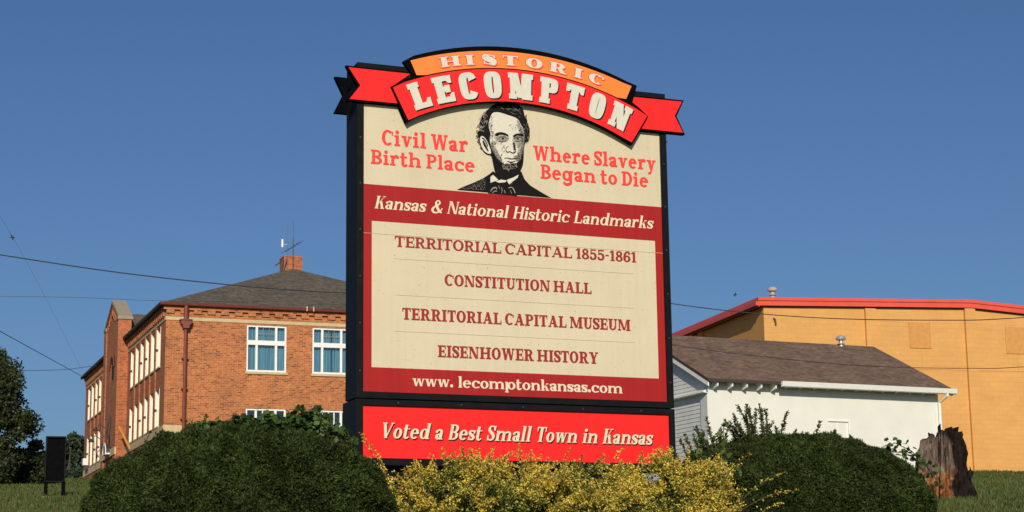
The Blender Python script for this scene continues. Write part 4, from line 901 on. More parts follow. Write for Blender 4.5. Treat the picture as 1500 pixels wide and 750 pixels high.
    def plate(outl, y0, y1, mats, name, par, edge=1):
        """solid cut-out: coloured front face, black returns and back"""
        mb = MB(); n = len(outl); mb.poly([(u, y0, z(q)) for u, q in outl], 0); mb.poly([(u, y1, z(q)) for u, q in reversed(outl)], 1)
        for i in range(n):
            (a, b_), (c, d) = outl[i], outl[(i + 1) % n]; mb.poly([(a, y0, z(b_)), (c, y0, z(d)), (c, y1, z(d)), (a, y1, z(b_))], 1)
        return mb.build(name, mats, par)
    bot = lambda a, b_, n=24: arc(3.722, 2.205, a, b_, n)
    top = lambda a, b_, n=24: arc(3.470, 2.742, a, b_, n)
    otop = lambda a, b_, n=24: arc(3.431, 2.941, a, b_, n)
    ktop = lambda a, b_, n=24: arc(3.600, 2.818, a, b_, n)
    def banner(back):
        g = (lambda o: o) if not back else (lambda o: [(2.838 - u, q) for u, q in reversed(o)])
        yy = (lambda a, b_: (a, b_)) if not back else (lambda a, b_: (.297 - a, .297 - b_))
        nm = 'banner' if not back else 'rear_banner'
        # black backing silhouette
        back_o = [(.222, 5.957), (.362, 5.655)] + bot(.362, 2.458)[1:-1] + [(2.458, 5.648), (2.622, 5.918), (2.545, 5.985), (2.47, 6.035), (2.520, 6.192)] + list(reversed(ktop(.332, 2.520)))[1:-1] + [(.332, 6.190), (.420, 6.075)]
        o = MB()
        bn = plate(g(back_o), *yy(-.066, -.02), [M['blackedge'], M['blackedge']], nm, root)
        front_o = [(.236, 5.946), (.372, 5.676)] + bot(.372, 2.447)[1:-1] + [(2.447, 5.664), (2.606, 5.918)] + list(reversed(top(.236, 2.606)))[1:-1]
        plate(g(front_o), *yy(-.080, -.067), [M['red'], M['blackedge']], 'ribbon', bn)
        org = [(.446, 6.066)] + top(.446, 2.404)[1:-1] + [(2.404, 6.046), (2.460, 6.168)] + list(reversed(otop(.393, 2.460)))[1:-1] + [(.393, 6.198)]
        org = [(u, q + (.010 if i < 25 else 0)) for i, (u, q) in enumerate(org)]
        plate(g(org), *yy(-.0795, -.067), [M['orange'], M['blackedge']], 'orange_strip', bn)
        for tl in ([(-.142, 6.092), (-.040, 5.945), (-.134, 5.820), (.33, 5.822), (.22, 5.95), (.40, 6.090)], [(2.972, 6.092), (2.40, 6.088), (2.58, 5.92), (2.50, 5.806), (2.973, 5.806), (2.895, 5.953)]):
            cu = sum(p[0] for p in tl) / len(tl); cq = sum(p[1] for p in tl) / len(tl)
            big = [(u + (.022 if u > cu else -.022) * (0 if (.2 < u < 2.6) else 1), q + (.016 if q > cq + .04 else -.016 if q < cq - .04 else 0)) for u, q in tl]
            tb_ = plate(g(big), *yy(-.046, .0), [M['blackedge'], M['blackedge']], 'ribbon_tail', bn)
            plate(g(tl), *yy(-.052, -.0465), [M['red'], M['blackedge']], 'tail_face', tb_)
        return bn
    bn = banner(False); banner(True)
    def bend(c, Rb):       # text along an arc: x is arc length from the middle, y is radial
        def fn(p):
            a = p[0] / Rb; r_ = Rb + p[1]; return (1.388 + r_ * sin(a), c + r_ * cos(a))
        return fn
    # LECOMPTON: one glyph at a time so each takes its measured place
    big = Face(.30, .20, .20, .060, .68, .08, sq=3.0); big.tn = .19
    Rb, c0 = 2.484, 3.470
    L1, L2 = MB(), MB(); k = 0
    spans = [('L', .474, .172), ('E', .688, .176), ('C', .912, .164), ('O', 1.136, .160), ('M', 1.394, .226), ('P', 1.657, .168), ('T', 1.898, .166), ('O', 2.120, .146), ('N', 2.338, .184)]
    for ch, uc_, w_ in spans:                  # middle of the letter and its width across
        mid = math.asin((uc_ - 1.388) / 2.60) * Rb; w_ *= Rb / 2.60
        P = text_polys(ch, big, mid - w_ / 2, mid + w_ / 2, .232)
        put(L1, P, -.0815, bend(c0, Rb), 0, .011, z(0) - .010); put(L2, P, -.0845, bend(c0, Rb), 0, 0, z(0))
    L1.build('letter_shadow', M['ink'], bn); L2.build('lettering', M['greytext'], bn)
    fat = Face(.58, .10, .10, .16, .68, .1); fat.tn = .16
    H0, H1, H2 = MB(), MB(), MB(); Rh, ch0 = 3.109, 3.140
    for ch, a, b_ in [('H', .648, .846), ('I', .882, .996), ('S', 1.042, 1.172), ('T', 1.226, 1.376), ('O', 1.440, 1.608), ('R', 1.662, 1.838), ('I', 1.898, 2.004), ('C', 2.040, 2.188)]:
        mid = 3.155; a_ = math.asin((a - 1.388) / mid) * Rh; b2 = math.asin((b_ - 1.388) / mid) * Rh
        g_ = (b2 - a_) * .035; P = text_polys(ch, fat, a_ + g_, b2 - g_, .088); fn = bend(ch0, Rh)
        for du, dz in ((-.006, 0), (.006, 0), (0, .006), (0, -.006), (.005, -.005), (.009, -.009)):
            H0v = -.0805 - .0012 * ((-.006, .006, 0, 0.5, .005, .009).index(du) if dz >= 0 and du else (2 if dz > 0 else 3 if du == 0 else 4 if du == .005 else 5)) * .4
            put(H0, P, H0v, fn, 0, du, z(0) + dz)
        put(H2, P, -.0845, fn, 0, 0, z(0))
    H0.build('letter_outline', M['redtext'], bn); H2.build('lettering', M['greytext'], bn)
town_sign()

# ------------------------------------------------------------------ vegetation
def unit(v): return v / (np.linalg.norm(v, axis=1)[:, None] + 1e-9)
def leaves(C, Dr, N, L, Wd, droop=0.0):
    """diamond leaves: base C, pointing Dr, blade normal N, length L, width Wd -> (n,4,3)"""
    Dr = unit(Dr); Sd = unit(np.cross(Dr, N)); L = L[:, None]; Wd = Wd[:, None]
    return np.stack([C, C + Dr * L * .45 + Sd * Wd * .5, C + Dr * L, C + Dr * L * .5 - Sd * Wd * .5], 1)
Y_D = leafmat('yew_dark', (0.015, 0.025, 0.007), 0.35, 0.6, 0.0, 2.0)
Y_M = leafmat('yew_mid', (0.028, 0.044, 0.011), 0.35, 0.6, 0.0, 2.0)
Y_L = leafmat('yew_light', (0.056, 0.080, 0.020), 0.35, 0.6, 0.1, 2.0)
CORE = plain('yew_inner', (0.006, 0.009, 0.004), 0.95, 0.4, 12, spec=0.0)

def yew(name, cx, cy, zc, Wx, Dy, H, label, n, eL=2.0, eR=2.0, seed=1):
    rg = np.random.default_rng(seed); zb = gz(cx, cy)
    root = empty(name, (cx, cy, zb), 0, label, 'bush')
    d = unit(rg.normal(size=(n, 3))); low = rg.random(n) < .30
    d[:, 2] = np.where(low, -np.abs(d[:, 2]) * .8, np.abs(d[:, 2]))
    d = d[(d[:, 1] < .55)]; n = len(d)                         # back side gets fewer sprigs below
    d = np.concatenate([d, unit(rg.normal(size=(n // 5, 3)) + [0, .8, .3])]); n = len(d)
    az = np.clip(d[:, 0] * 1.6, -1, 1); e = eL + (eR - eL) * (az * .5 + .5)
    Hh = np.where(d[:, 2] > 0, H, max(zc - zb, .3) * 1.25)
    q = np.stack([np.abs(d[:, 0]) / Wx, np.abs(d[:, 1]) / Dy, np.abs(d[:, 2]) / Hh], 1)
    r = (q ** e[:, None]).sum(1) ** (-1 / e)
    ph = seed * 1.7
    lump = 1 + .018 * np.sin(9 * d[:, 0] + ph) * np.sin(11 * d[:, 2] + ph) + .014 * np.sin(23 * d[:, 0] + 3 * d[:, 1] + ph) + .012 * np.sin(31 * d[:, 2] + 17 * d[:, 0])
    # sprigs gather in tufts: snap each to a tuft centre, tufts sit at different depths
    g0 = np.round(d * 15 + 1.3 * np.sin(d[:, [1, 2, 0]] * 21)); key = (g0 * [73856093, 19349663, 83492791]).sum(1).astype(np.int64); hsh = ((key * 2654435761) % 1000003) / 1000003.0
    cen = unit(g0 + .001); rad_ = np.linalg.norm(d - cen, axis=1)
    dep = rg.random(n) ** 1.5 * .05 + .030 * hsh + np.clip(rad_ - .02, 0, .04) * .6 - .035
    P = d * (r * lump)[:, None]; nor = unit(P / np.array([Wx, Dy, H]) ** 2)
    P = P * (1 - dep / np.maximum(r, .3))[:, None]; P[:, 2] += zc - zb
    keep = P[:, 2] > -.02; P, nor, dep = P[keep], nor[keep], dep[keep]; n = len(P)
    Dr = unit(nor * .55 + rg.normal(size=(n, 3)) * .75 + (d - cen)[keep] * 6 + [0, 0, .05]); Nn = unit(nor + rg.normal(size=(n, 3)) * .7)
    L = .013 + .020 * rg.random(n); w = .0055 + .005 * rg.random(n)
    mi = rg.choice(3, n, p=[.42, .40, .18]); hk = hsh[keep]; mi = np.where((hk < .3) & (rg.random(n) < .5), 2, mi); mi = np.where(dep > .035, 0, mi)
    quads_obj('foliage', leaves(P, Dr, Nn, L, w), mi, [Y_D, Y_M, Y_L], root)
    # smooth opaque core against see-through, its near-black colour standing for inner shade
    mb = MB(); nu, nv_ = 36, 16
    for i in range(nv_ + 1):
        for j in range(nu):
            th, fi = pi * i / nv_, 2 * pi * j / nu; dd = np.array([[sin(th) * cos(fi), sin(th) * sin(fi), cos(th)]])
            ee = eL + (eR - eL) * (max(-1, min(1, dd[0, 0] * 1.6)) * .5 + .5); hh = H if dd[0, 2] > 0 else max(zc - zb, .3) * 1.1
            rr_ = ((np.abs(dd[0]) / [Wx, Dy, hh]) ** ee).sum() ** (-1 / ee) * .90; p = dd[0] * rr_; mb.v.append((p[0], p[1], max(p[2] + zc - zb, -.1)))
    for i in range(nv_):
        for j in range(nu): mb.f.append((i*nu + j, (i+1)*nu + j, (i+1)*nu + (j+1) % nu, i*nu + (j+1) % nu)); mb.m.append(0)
    mb.build('shade_core', CORE, root, smooth_=True)
    return root, zb
def shoot(root, zb, cx, cy, base, tip, seed, n=90, spread=.05, ln=.042, mats=None, name='shoot', wid=.010):
    """one upright leader with needles or small leaves along it"""
    rg = np.random.default_rng(seed); a, b = np.array(base) - [cx, cy, zb], np.array(tip) - [cx, cy, zb]
    t = np.linspace(0, 1, 7)[:, None]; bow = np.array([rg.normal() * .02, rg.normal() * .02, 0]); C = a + (b - a) * t + bow * np.sin(t * pi)
    mb = MB(); mb.tube([tuple(c) for c in C], list(np.linspace(.007, .003, 7)), 5); o = mb.build(name, M['twig'], root)
    tt = rg.random(n) ** .9; Cc = a + (b - a) * tt[:, None] + bow * np.sin(tt * pi)[:, None]
    ax = unit((b - a)[None])[0]; Dr = unit(rg.normal(size=(n, 3)) + ax * .9)
    quads_obj('shoot_needles', leaves(Cc, Dr, rg.normal(size=(n, 3)), ln * (.6 + .6 * rg.random(n)) * (1.15 - .5 * tt), wid * (.7 + .6 * rg.random(n))), rg.choice(3, n, p=[.3, .4, .3]), mats or [Y_D, Y_M, Y_L], o)
LY, LZ = yew('yew_bush', -2.0, 13.2, 2.23, 1.12, 1.0, .72, 'broad clipped dark yew dome below the brick schoolhouse, creeper on its top', 400000, 1.80, 2.6, 2)
RY, RZ = yew('yew_bush', 2.32, 15.2, 2.33, 1.10, .95, .67, 'clipped dark yew dome between the golden shrub and the stump, stray shoots on top', 340000, 2.6, 2.05, 5)

def leafy(name, pts, label, cat, size, mats, seed, jitter=.06, per=10, stems=True):
    """broad-leaved growth along polyline stems"""
    rg = np.random.default_rng(seed); x, y, zz = pts[0][0]; root = empty(name, (x, y, zz), 0, label, cat); o0 = np.array([x, y, zz]); V = []; st = MB()
    for line in pts:
        l = np.array(line) - o0; st.tube([tuple(p) for p in l], .004, 5)
        seg = np.linalg.norm(np.diff(l, axis=0), axis=1)
        for i, s_ in enumerate(seg):
            k = max(2, int(per * s_ / .1)); t = rg.random(k)[:, None]; C = l[i] + (l[i+1] - l[i]) * t + rg.normal(size=(k, 3)) * jitter
            Dr = unit(rg.normal(size=(k, 3)) * [1, 1, .5] + [0, -.3, -.25]); N = unit(rg.normal(size=(k, 3)) * .55 + [0, -.45, .75])
            L = size * (.55 + .7 * rg.random(k)); Sd = unit(np.cross(Dr, N)); L = L[:, None]; Nn = np.cross(Sd, Dr)
            V.append(np.stack([C, C + Dr*L*.30 + Sd*L*.42 + Nn*L*.08, C + Dr*L*.72 + Sd*L*.30 + Nn*L*.05, C + Dr*L - Nn*L*.06, C + Dr*L*.72 - Sd*L*.30 + Nn*L*.05, C + Dr*L*.30 - Sd*L*.42 + Nn*L*.08], 1))
    V = np.concatenate(V); st.build('stem', M['twig'], root)
    quads_obj('leaf_cluster', V, rg.choice(len(mats), len(V)), mats, root, nv=6); return root
VG = [leafmat('creeper_green', (0.050, 0.095, 0.020), .3, .45, .25), leafmat('creeper_light', (0.085, 0.14, 0.032), .3, .45, .25), leafmat('creeper_dark', (0.028, 0.055, 0.014), .3, .45, .2)]
rg0 = np.random.default_rng(21); vines = []
def crest(x, y):            # surface of the left yew, where the creeper lies
    e = 1.8 if x < -2.0 else 2.5
    return 2.23 + .72 * max(0.02, 1 - abs((x + 2.0) / 1.14) ** e - abs((y - 13.2) / 1.02) ** e) ** (1 / e)
for i in range(34):
    xa = -2.30 + 1.02 * rg0.random() ** .75; ya = 12.85 + .55 * rg0.random(); hump = .07 * math.exp(-((xa + 1.50) / .10) ** 2) + .035 * math.exp(-((xa + 1.45) / .28) ** 2)
    vines.append([(xa, ya, crest(xa, ya) - .01), (xa + .06, ya - .04, crest(xa + .06, ya - .04) + .03 + hump), (xa + .13, ya - .06, crest(xa + .13, ya - .06) + .02)])
leafy('creeper', vines, 'broad leaved green creeper sprawling over the top of the yew below the schoolhouse', 'vine', .046, VG, 4, .026, 26)
leafy('creeper', [[(3.02, 15.0, 2.86), (3.14, 14.9, 2.84), (3.26, 14.85, 2.76), (3.33, 14.8, 2.66), (3.37, 14.8, 2.58)], [(3.0, 15.1, 2.88), (3.08, 15.0, 2.93), (3.2, 14.95, 2.86), (3.3, 14.9, 2.74)]], 'thin curling creeper on the right shoulder of the yew next to the stump', 'vine', .05, VG, 8, .028, 11)
leafy('tall_weed', [[(1.60, 14.25, 2.2), (1.60, 14.25, 2.6), (1.61, 14.25, 2.95), (1.62, 14.25, 3.04)], [(1.52, 14.3, 2.5), (1.46, 14.25, 2.72), (1.42, 14.2, 2.82)], [(1.60, 14.25, 2.55), (1.66, 14.2, 2.66), (1.74, 14.15, 2.70)], [(1.5, 14.4, 2.55), (1.36, 14.35, 2.78)]], 'tall pale green weed growing between golden shrub and yew', 'weed', .065, [VG[1], leafmat('weed_pale', (0.15, 0.21, 0.06), .3, .45, .3), leafmat('weed_light', (0.11, 0.17, 0.04), .3, .45, .3)], 12, .022, 7)
# stray shoots on the right-hand yew
def rp(px_x, z, y=15.1): return (px_x, y, z)
for i, (x, z0, x1, z1) in enumerate([(1.98, 2.93, 2.03, 3.20), (2.13, 2.96, 2.22, 3.19), (2.36, 2.95, 2.50, 3.12), (2.14, 2.95, 2.11, 3.06), (1.82, 2.88, 1.79, 3.06), (1.72, 2.85, 1.69, 3.08), (1.60, 2.78, 1.52, 3.04), (1.50, 2.7, 1.38, 3.02), (1.44, 2.66, 1.28, 2.92), (1.40, 2.6, 1.20, 2.84), (1.66, 2.8, 1.62, 3.0), (1.90, 2.9, 1.92, 3.04), (2.05, 2.95, 2.06, 3.06), (2.56, 2.96, 2.60, 3.04), (2.7, 2.94, 2.74, 3.0), (1.36, 2.5, 1.14, 2.74), (1.55, 2.75, 1.5, 2.9), (2.28, 2.96, 2.3, 3.05)]):
    shoot(RY, RZ, 2.32, 15.2, (x, 14.95 + .1 * (i % 3), z0 - .12), (x1, 14.9 + .1 * (i % 3), z1), 30 + i, 230 if z1 - z0 > .2 else 150)
rgs = np.random.default_rng(77)
for i in range(34):                      # loose upright growth on the left shoulder of the right-hand yew, beside the sign
    x = 1.30 + .75 * rgs.random(); z0 = 2.45 + .50 * min(1, (x - 1.2) / .7) ** .6; h_ = .10 + .20 * rgs.random()
    shoot(RY, RZ, 2.32, 15.2, (x, 14.75 + .35 * rgs.random(), z0 - .10), (x + rgs.normal() * .05 - .05, 14.7 + .3 * rgs.random(), z0 + h_), 200 + i, int(90 + 340 * h_), mats=[Y_M, Y_L, Y_L])
for i, (x, zz) in enumerate([(-2.6, 2.84), (-2.2, 2.95), (-1.75, 2.98), (-2.9, 2.62)]):
    shoot(LY, LZ, -2.02, 13.2, (x, 13.0, zz - .12), (x + .02, 12.98, zz + .05), 60 + i, 40)

# golden shrubs in front of the sign: arching sprays of small leaves
G_M = [leafmat('golden_leaf', (0.84, 0.59, 0.085), .3, .45, .3, 5), leafmat('yellow_leaf', (0.70, 0.60, 0.12), .3, .45, .3, 5), leafmat('amber_leaf', (0.50, 0.22, 0.035), .35, .45, .25, 5), leafmat('lime_leaf', (0.26, 0.29, 0.045), .3, .45, .3, 5), leafmat('green_leaf', (0.055, 0.085, 0.018), .3, .45, .2, 5)]
def golden(cx, cy, Wx, Dy, H, n, label, seed, lean=0.0, extra=()):
    rg = np.random.default_rng(seed); zb = gz(cx, cy); root = empty('golden_shrub', (cx, cy, zb), 0, label, 'shrub')
    V, mi = [], []; st = MB()
    def spray(b, tip, k, thick, gold):
        bow = np.array([0, 0, .10 * np.linalg.norm(tip - b)]); t = np.linspace(0, 1, 6)[:, None]; C = b + (tip - b) * t + bow * np.sin(t * pi * .9)
        st.tube([tuple(c) for c in C], list(np.linspace(.004, .0015, 6)), 3, cap=False)
        tt = rg.random(k) ** .75; Cc = b + (tip - b) * tt[:, None] + bow * np.sin(tt * pi * .9)[:, None]; Cc += rg.normal(size=(k, 3)) * (thick * (1.1 - .75 * tt))[:, None]
        Dr = unit(rg.normal(size=(k, 3)) + unit((tip - b)[None]) * .6); N = unit(rg.normal(size=(k, 3)) + [0, -.3, .5]); L = (.013 + .012 * rg.random(k)) * (1.15 - .3 * tt)
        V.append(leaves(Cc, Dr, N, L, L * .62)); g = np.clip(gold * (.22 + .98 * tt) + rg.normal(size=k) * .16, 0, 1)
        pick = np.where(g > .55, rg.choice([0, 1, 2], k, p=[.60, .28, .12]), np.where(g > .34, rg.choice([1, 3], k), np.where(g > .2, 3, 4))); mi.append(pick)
    def top_at(ox, oy): return H * max(0.05, (1 - min(1, abs(ox)) ** 7)) ** .6 * max(.2, 1 - .55 * oy * oy) * (1 + .035 * sin(5 * (cx + ox * Wx) + seed) + .03 * sin(13 * (cx + ox * Wx)))
    for c_ in range(n // 11):                      # each branch carries a fan of sprays; gaps between branches show the green inside
        a = rg.random() * 2 * pi; ra = math.sqrt(rg.random()); ox, oy = cos(a) * ra, sin(a) * ra; up_ = rg.random() ** .6
        hub = np.array([ox * Wx * .86, oy * Dy * .8, top_at(ox, oy) * (.40 + .45 * up_)]); out = np.array([ox * .7 + rg.normal() * .35 + lean, min(0, oy) * .6 - .25, .35 + .45 * up_]); out /= np.linalg.norm(out); gold = .26 + .74 * rg.random() ** .6 * (.40 + .60 * up_)
        for k_ in range(11):
            dv = out + rg.normal(size=3) * [.42, .36, .26]; dv /= np.linalg.norm(dv); ln_ = .13 + .15 * rg.random()
            tip = hub + dv * ln_; tip[2] = max(.08, min(tip[2], top_at(np.clip(tip[0] / Wx, -.97, .97), oy) * 1.05)); b = hub - dv * .05
            if rg.random() < .03 and up_ > .6: tip = tip + [rg.normal() * .03 + lean * .3, -.02, .03 + .05 * rg.random()]
            spray(b, tip, int(52 + 36 * rg.random()), .015 + .008 * rg.random(), gold)
    for (bx, by, bz, tx, ty, tz) in extra: spray(np.array([bx - cx, by - cy, bz - zb]), np.array([tx - cx, ty - cy, tz - zb]), 60, .012, .8)
    # shaded green inner leaves
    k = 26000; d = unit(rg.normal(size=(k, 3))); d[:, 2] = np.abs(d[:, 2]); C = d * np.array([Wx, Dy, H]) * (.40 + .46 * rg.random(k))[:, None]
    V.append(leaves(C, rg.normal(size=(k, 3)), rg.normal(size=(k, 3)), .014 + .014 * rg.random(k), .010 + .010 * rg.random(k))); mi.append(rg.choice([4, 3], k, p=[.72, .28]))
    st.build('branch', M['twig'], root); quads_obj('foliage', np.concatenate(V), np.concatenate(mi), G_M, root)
golden(-.07, 13.70, 1.13, .50, .95, 1180, 'wide low golden leaved shrub in front of the red lower panel', 3, 0.05, [(.3, 13.4, 2.5, .40, 13.3, 2.77), (-.5, 13.4, 2.5, -.52, 13.35, 2.78), (.62, 13.4, 2.5, .78, 13.3, 2.76), (-.95, 13.6, 2.5, -1.13, 13.58, 2.92), (-.9, 13.6, 2.45, -1.06, 13.58, 2.84), (-.86, 13.6, 2.4, -1.01, 13.58, 2.75), (-.84, 13.6, 2.3, -.97, 13.56, 2.66), (-.84, 13.6, 2.2, -.93, 13.54, 2.58), (.05, 13.4, 2.6, .03, 13.3, 2.80)])
golden(1.16, 13.95, .62, .50, .905, 860, 'golden leaved shrub with long arching sprays, right of the sign panel by the yew', 8, .12, [(1.6, 13.7, 2.35, 1.98, 13.5, 2.58), (1.6, 13.6, 2.3, 2.05, 13.4, 2.44), (1.5, 13.7, 2.5, 1.72, 13.5, 2.72), (1.3, 13.8, 2.5, 1.28, 13.7, 2.80), (1.0, 13.8, 2.5, .93, 13.6, 2.76), (1.65, 13.6, 2.2, 1.93, 13.4, 2.36)])

# charred stump
def stump():
    cx, cy = 8.04, 35.0; zb = gz(cx, cy) - .05
    mt, nt, p = nodes('weathered_charred_wood'); v = coords(nt); vs = coords(nt, (9, 9, 1.1))
    g = noise(nt, vs, 2.2, 6, 0.7); sx = nt.nodes.new('ShaderNodeSeparateXYZ'); nt.links.new(v, sx.inputs[0])
    wood = ramp(nt, g, [(0.32, (0.016, 0.011, 0.008)), (0.44, (0.10, 0.068, 0.05)), (0.58, (0.22, 0.165, 0.13)), (0.75, (0.33, 0.265, 0.22))])
    burnt = ramp(nt, noise(nt, coords(nt, (5, 5, 1.6)), 3.0, 6, 0.75), [(0.35, (0.005, 0.004, 0.004)), (0.6, (0.026, 0.019, 0.016)), (0.8, (0.09, 0.062, 0.048))])
    rot = ramp(nt, noise(nt, v, 7, 5), [(0.36, (0.035, 0.014, 0.007)), (0.5, (0.26, 0.10, 0.032)), (0.68, (0.42, 0.24, 0.12))])
    def lin(sock, a, b, add=None, amp=0.0):
        mr = nt.nodes.new('ShaderNodeMapRange'); mr.inputs['From Min'].default_value = a; mr.inputs['From Max'].default_value = b
        if add is not None:
            ma = nt.nodes.new('ShaderNodeMath'); ma.operation = 'MULTIPLY_ADD'; nt.links.new(add, ma.inputs[0]); ma.inputs[1].default_value = amp; nt.links.new(sock, ma.inputs[2]); sock = ma.outputs[0]
        nt.links.new(sock, mr.inputs['Value']); return mr.outputs[0]
    n3 = noise(nt, v, 2.6, 4); low = lin(sx.outputs[2], 1.16, 0.90, n3, .9); c = mix(nt, low, wood, rot)
    char = lin(sx.outputs[0], 0.44, 0.54, n3, .7)
    hi = lin(sx.outputs[2], 1.42, 1.62, n3, .35)
    c = mix(nt, hi, c, burnt); c = mix(nt, char, c, burnt); p.inputs['Specular IOR Level'].default_value = 0.05
    nt.links.new(c, p.inputs['Base Color']); p.inputs['Roughness'].default_value = .95; bump(nt, p, g, 1.0, .05)
    rg = np.random.default_rng(14); n = 120; th = np.linspace(0, 2 * pi, n, endpoint=False)
    ridge = .05 * np.sin(7 * th + 1) + .035 * np.sin(13 * th + .5) + .02 * np.sin(29 * th) + .02 * rg.normal(size=n)
    top = 1.34 + .03 * np.sin(th * 3 + 2.2) + np.repeat(.06 * rg.normal(size=n // 4), 4) + .035 * rg.normal(size=n)
    for c0, hgt, w in ((-1.95, .17, .07), (-1.55, .13, .06), (-1.2, .10, .08), (-.62, .20, .09), (.6, .1, .1), (2.0, .15, .1)):
        dth = np.abs((th - c0 + pi) % (2 * pi) - pi); top += hgt * np.clip(1 - dth / w, 0, 1)
    left = np.clip(-np.cos(th), 0, 1); top -= .20 * left ** 2 + .10 * np.clip(np.cos(th), 0, 1) ** 3
    V = []; lev = np.concatenate([np.linspace(0, .9, 22), [.95, 1.0]]); blk = np.cumsum(np.repeat(rg.normal(size=(len(lev), n // 3)), 3, axis=1) * .006, axis=0); blk += rg.normal(size=(len(lev), n)) * .005; li = 0
    for t in lev:
        hz = top * t; flare = .16 * np.exp(-hz / .20); r = (.47 - .15 * np.clip(hz / 1.4, 0, 1.2) + flare * (1 + .6 * np.sin(5 * th + .4))) + ridge * (1 + .5 * np.exp(-hz / .3)) + .05 * np.sin(6 * th + 5 * hz) * np.sin(4 * hz + th) + .10 * np.clip(np.cos(th - 3.3), 0, 1) ** 2 * np.exp(-((hz - .25) / .45) ** 2) + blk[li]; li += 1
        V += [(x, y, q) for x, y, q in zip(r * np.cos(th) + .05 * hz, r * np.sin(th), hz)]
    for t, k in ((.97, .80), (.6, .7), (.45, .3)):
        hz = top * t; r = (.22 + ridge) * k; V += [(x, y, q) for x, y, q in zip(r * np.cos(th), r * np.sin(th), hz)]
    mb = MB(); mb.v = V; L_ = len(lev) + 3
    for i in range(L_ - 1):
        for j in range(n): mb.f.append((i*n + j, i*n + (j+1) % n, (i+1)*n + (j+1) % n, (i+1)*n + j)); mb.m.append(0)
    o = mb.build('tree_stump', mt); o.location = (cx, cy, zb)
    tag(o, 'jagged charred hollow tree stump standing on the grass beside the white house', 'stump')
    k = MB(); k.tube([(.45, -.15, .5), (.52, -.18, .62), (.50, -.18, .70)], [.07, .05, .02], 6); kk = k.build('branch_stub', mt, o)
stump()

# blank black notice board on two legs
def board():
    cx, cy = -12.27, 49.5; zb = gz(cx, cy); yaw = rad(14); h0, h1 = 5.26 - zb, 6.45 - zb
    root = empty('notice_board', (cx, cy, zb), yaw, 'slim black blank notice board on two legs standing on the grass', 'sign')
    b = MB(); b.box(-.235, -.03, h0, .235, .03, h1 - .04); b.build('panel', M['blackedge'], root)
    b = MB(); b.box(-.27, -.10, h0 - .03, -.237, .10, h1); b.box(.237, -.10, h0 - .03, .27, .10, h1); b.box(-.237, -.10, h1 - .04, .237, .10, h1); b.box(-.237, -.10, h0 - .03, .237, .10, h0); b.build('frame', M['black'], root, bevel=.006)
    for x in (-.225, .225):
        l = MB(); l.box(x - .05, -.06, -.2, x + .05, .06, h0 - .031); l.build('leg', M['blackedge'], root, bevel=.006)
        f = MB(); f.box(x - .09, -.10, -.05, x + .09, .10, .05); f.build('footing', M['stone'], root)
board()

# trees
def tree(name, cx, cy, h, R, label, mats, seed, n=26000, crown0=.12, leaf=.16, squash=1.0, clumps=60, group=None):
    rg = np.random.default_rng(seed); zb = gz(cx, cy) - .1; root = empty(name, (cx, cy, zb), 0, label, 'tree', group)
    tb = MB(); pts = [(0, 0, 0), (.1 * R * .2, .05, h * .25), (-.05 * R, .05, h * .55), (.02 * R, 0, h * .9)]; tb.tube(pts, [h * .030, h * .023, h * .014, h * .004], 8)
    tips = []
    for i in range(14):
        a = i * 2.4 + rg.random(); t0 = .18 + .6 * rg.random(); z0 = h * t0; ln = R * (.55 + .35 * rg.random()) * (1.1 - .55 * t0)
        e = (cos(a) * ln, sin(a) * ln, z0 + h * (.08 + .12 * rg.random())); tb.tube([(0, 0, z0), (e[0] * .5, e[1] * .5, z0 + (e[2] - z0) * .35), e], [h * .010, h * .006, h * .002], 5); tips.append(e)
    tb.build('trunk', M['bark'], root)
    ct = []
    for i in range(clumps):
        t = crown0 + (1 - crown0) * rg.random() ** 1.1; a = rg.random() * 2 * pi; pr_ = math.sin(pi * min(1, (t - crown0 + .16) / (1.16 - crown0))) ** .7; rad_ = R * pr_ * math.sqrt(.25 + .75 * rg.random()) * .82
        ct.append((cos(a) * rad_, sin(a) * rad_ * squash, h * t * .97, R * (.14 + .15 * rg.random())))
    ct = np.array(ct); w = ct[:, 3] ** 2; idx = rg.choice(len(ct), n, p=w / w.sum()); d = unit(rg.normal(size=(n, 3))) * (rg.random(n) ** .42)[:, None]; C = ct[idx, :3] + d * ct[idx, 3:4] * [1, 1, .85]
    N = unit(d + rg.normal(size=(n, 3)) * .6); L = leaf * (.6 + .8 * rg.random(n)); mi = (idx * 7 + rg.integers(0, 2, n)) % len(mats)
    quads_obj('crown', leaves(C, rg.normal(size=(n, 3)), N, L, L * .7), mi, mats, root); return root
TD = [leafmat('leaf_deep', (0.022, 0.036, 0.013), .35, .5, .15), leafmat('leaf_mid', (0.038, 0.056, 0.018), .35, .5, .15), leafmat('leaf_warm', (0.055, 0.058, 0.022), .35, .5, .15)]
TF = [leafmat('far_leaf', (0.050, 0.070, 0.040), .3, .6, .1), leafmat('far_leaf_dark', (0.034, 0.052, 0.032), .3, .6, .1)]
tree('broadleaf_tree', -21.9, 75.0, 6.1, 2.75, 'dark bushy broadleaf tree at the far left edge beside the schoolhouse lawn', TD, 4, 52000, .04, .13, 1, 110)
tree('broadleaf_tree', -19.95, 77.0, 1.9, 1.15, 'small dark bush like tree at the foot of the big tree on the left', TD, 9, 14000, .0, .11, 1, 40)
for i, (x, y, h, R, lab) in enumerate([(-31.2, 130, 6.2, 2.6, 'rounded hazy green tree beyond the lawn, behind the black notice board'), (-29.2, 134, 5.9, 2.6, 'hazy green tree beyond the lawn, close against the corner of the schoolhouse'), (-35.0, 132, 5.0, 2.6, 'hazy green tree beyond the lawn, mostly behind the big dark tree')]):
    tree('distant_tree', x, y, h, R, lab, TF, 20 + i, 14000, .03, .26, 1, 46, 'trees beyond the lawn')

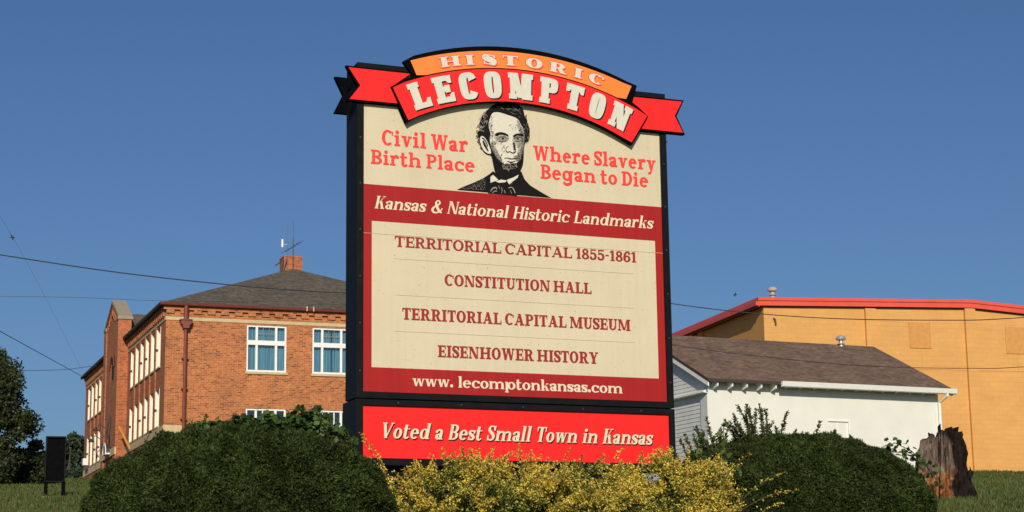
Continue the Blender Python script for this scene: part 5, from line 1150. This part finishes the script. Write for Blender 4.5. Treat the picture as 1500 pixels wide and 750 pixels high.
# overhead cables
def cable(pts, r, label, mat='wire', group='overhead cables'):
    mb = MB(); mb.tube([tuple(p) for p in spline(pts, 10)], r, 5); tag(mb.build('overhead_cable', M[mat]), label, 'cable', group)
PX, PY = -.17, 45.0
pz = gz(PX, PY)
pole = empty('utility_pole', (PX, PY, pz), 0, 'brown wooden utility pole standing behind the town sign', 'pole')
pm = MB(); pm.tube([(0, 0, -.5), (0, 0, 6.0 - .1)], [.15, .11], 10); pm.build('pole_shaft', M['polewood'], pole)
pm = MB(); pm.box(-.5, -.06, 5.45, .5, .06, 5.57); pm.build('crossarm', M['polewood'], pole)
cable([(-30, 45, 13.9), (-19.5, 45, 11.8), (-12.71, 45, 10.54), (-8.46, 45, 9.88), (-4.14, 45, 9.47), (PX, PY, 9.50)], .015, 'thick dark cable from upper left passing across the schoolhouse roof to the sign')
cable([(PX, PY, 9.93), (3.88, 45, 9.1), (7.21, 45, 8.71), (10.57, 45, 8.59), (12.59, 45, 8.63), (18, 45, 8.95), (28, 45, 10.0)], .012, 'dark cable crossing the red roof edge and the top of the yellow hall')
cable([(PX, PY, 8.88), (3.86, 45, 8.07), (7.16, 45, 7.62), (9.2, 45, 7.45), (11.17, 45, 7.39), (12.51, 45, 7.41), (18, 45, 7.75), (28, 45, 8.9)], .009, 'lower dark cable crossing the brown roof and the middle of the yellow hall')
cable([(-16.43, 42, 10.73), (-19.65, 70, 12.52), (-22.64, 96, 14.18)], .015, 'dark cable sloping down to the far roof corner of the schoolhouse')
cable([(-40, 70, 11.5), (-22.38, 80, 12.34), (-20.55, 90.4, 13.9)], .012, 'thin level cable running from the left to the schoolhouse gable', 'wirethin')
cable([(-40, 70, 14.2), (-19.7, 70, 13.88), (-13.4, 70, 13.62), (-9, 74, 14.2)], .009, 'faint grey cable level with the eave above the schoolhouse gable', 'wirethin')
cable([(-15.3, 48, 14.25), (-16.56, 60, 14.14), (-21.6, 92, 13.85)], .0035, 'very fine guy line slanting down the sky at far left', 'wirethin')

# birds
def bird(x, y, z, label, yaw, roll):
    mb = MB(); mb.tube([(-.16, 0, 0), (-.06, 0, .01), (.08, 0, .01), (.17, 0, .03)], [.012, .04, .045, .015], 6)
    o = mb.build('bird', M['darkmetal'], None, smooth_=True); tag(o, label, 'bird'); o.location = (x, y, z); o.rotation_euler = (roll, 0, yaw); o.scale = (.5, .5, .5)
    w = MB()
    for s_ in (-1, 1): w.prism([(-.05, 0), (.07, 0), (.05, s_ * .16), (-.02, s_ * .30), (-.05, s_ * .16)], 'z', .015, .025)
    w.build('wings', M['darkmetal'], o)
bird(-16.01, 58, 13.68, 'small dark bird high in the sky at the far left', .6, .9)
bird(8.55, 70, 13.56, 'small dark bird gliding just above the red eave of the yellow hall', -.4, .8)
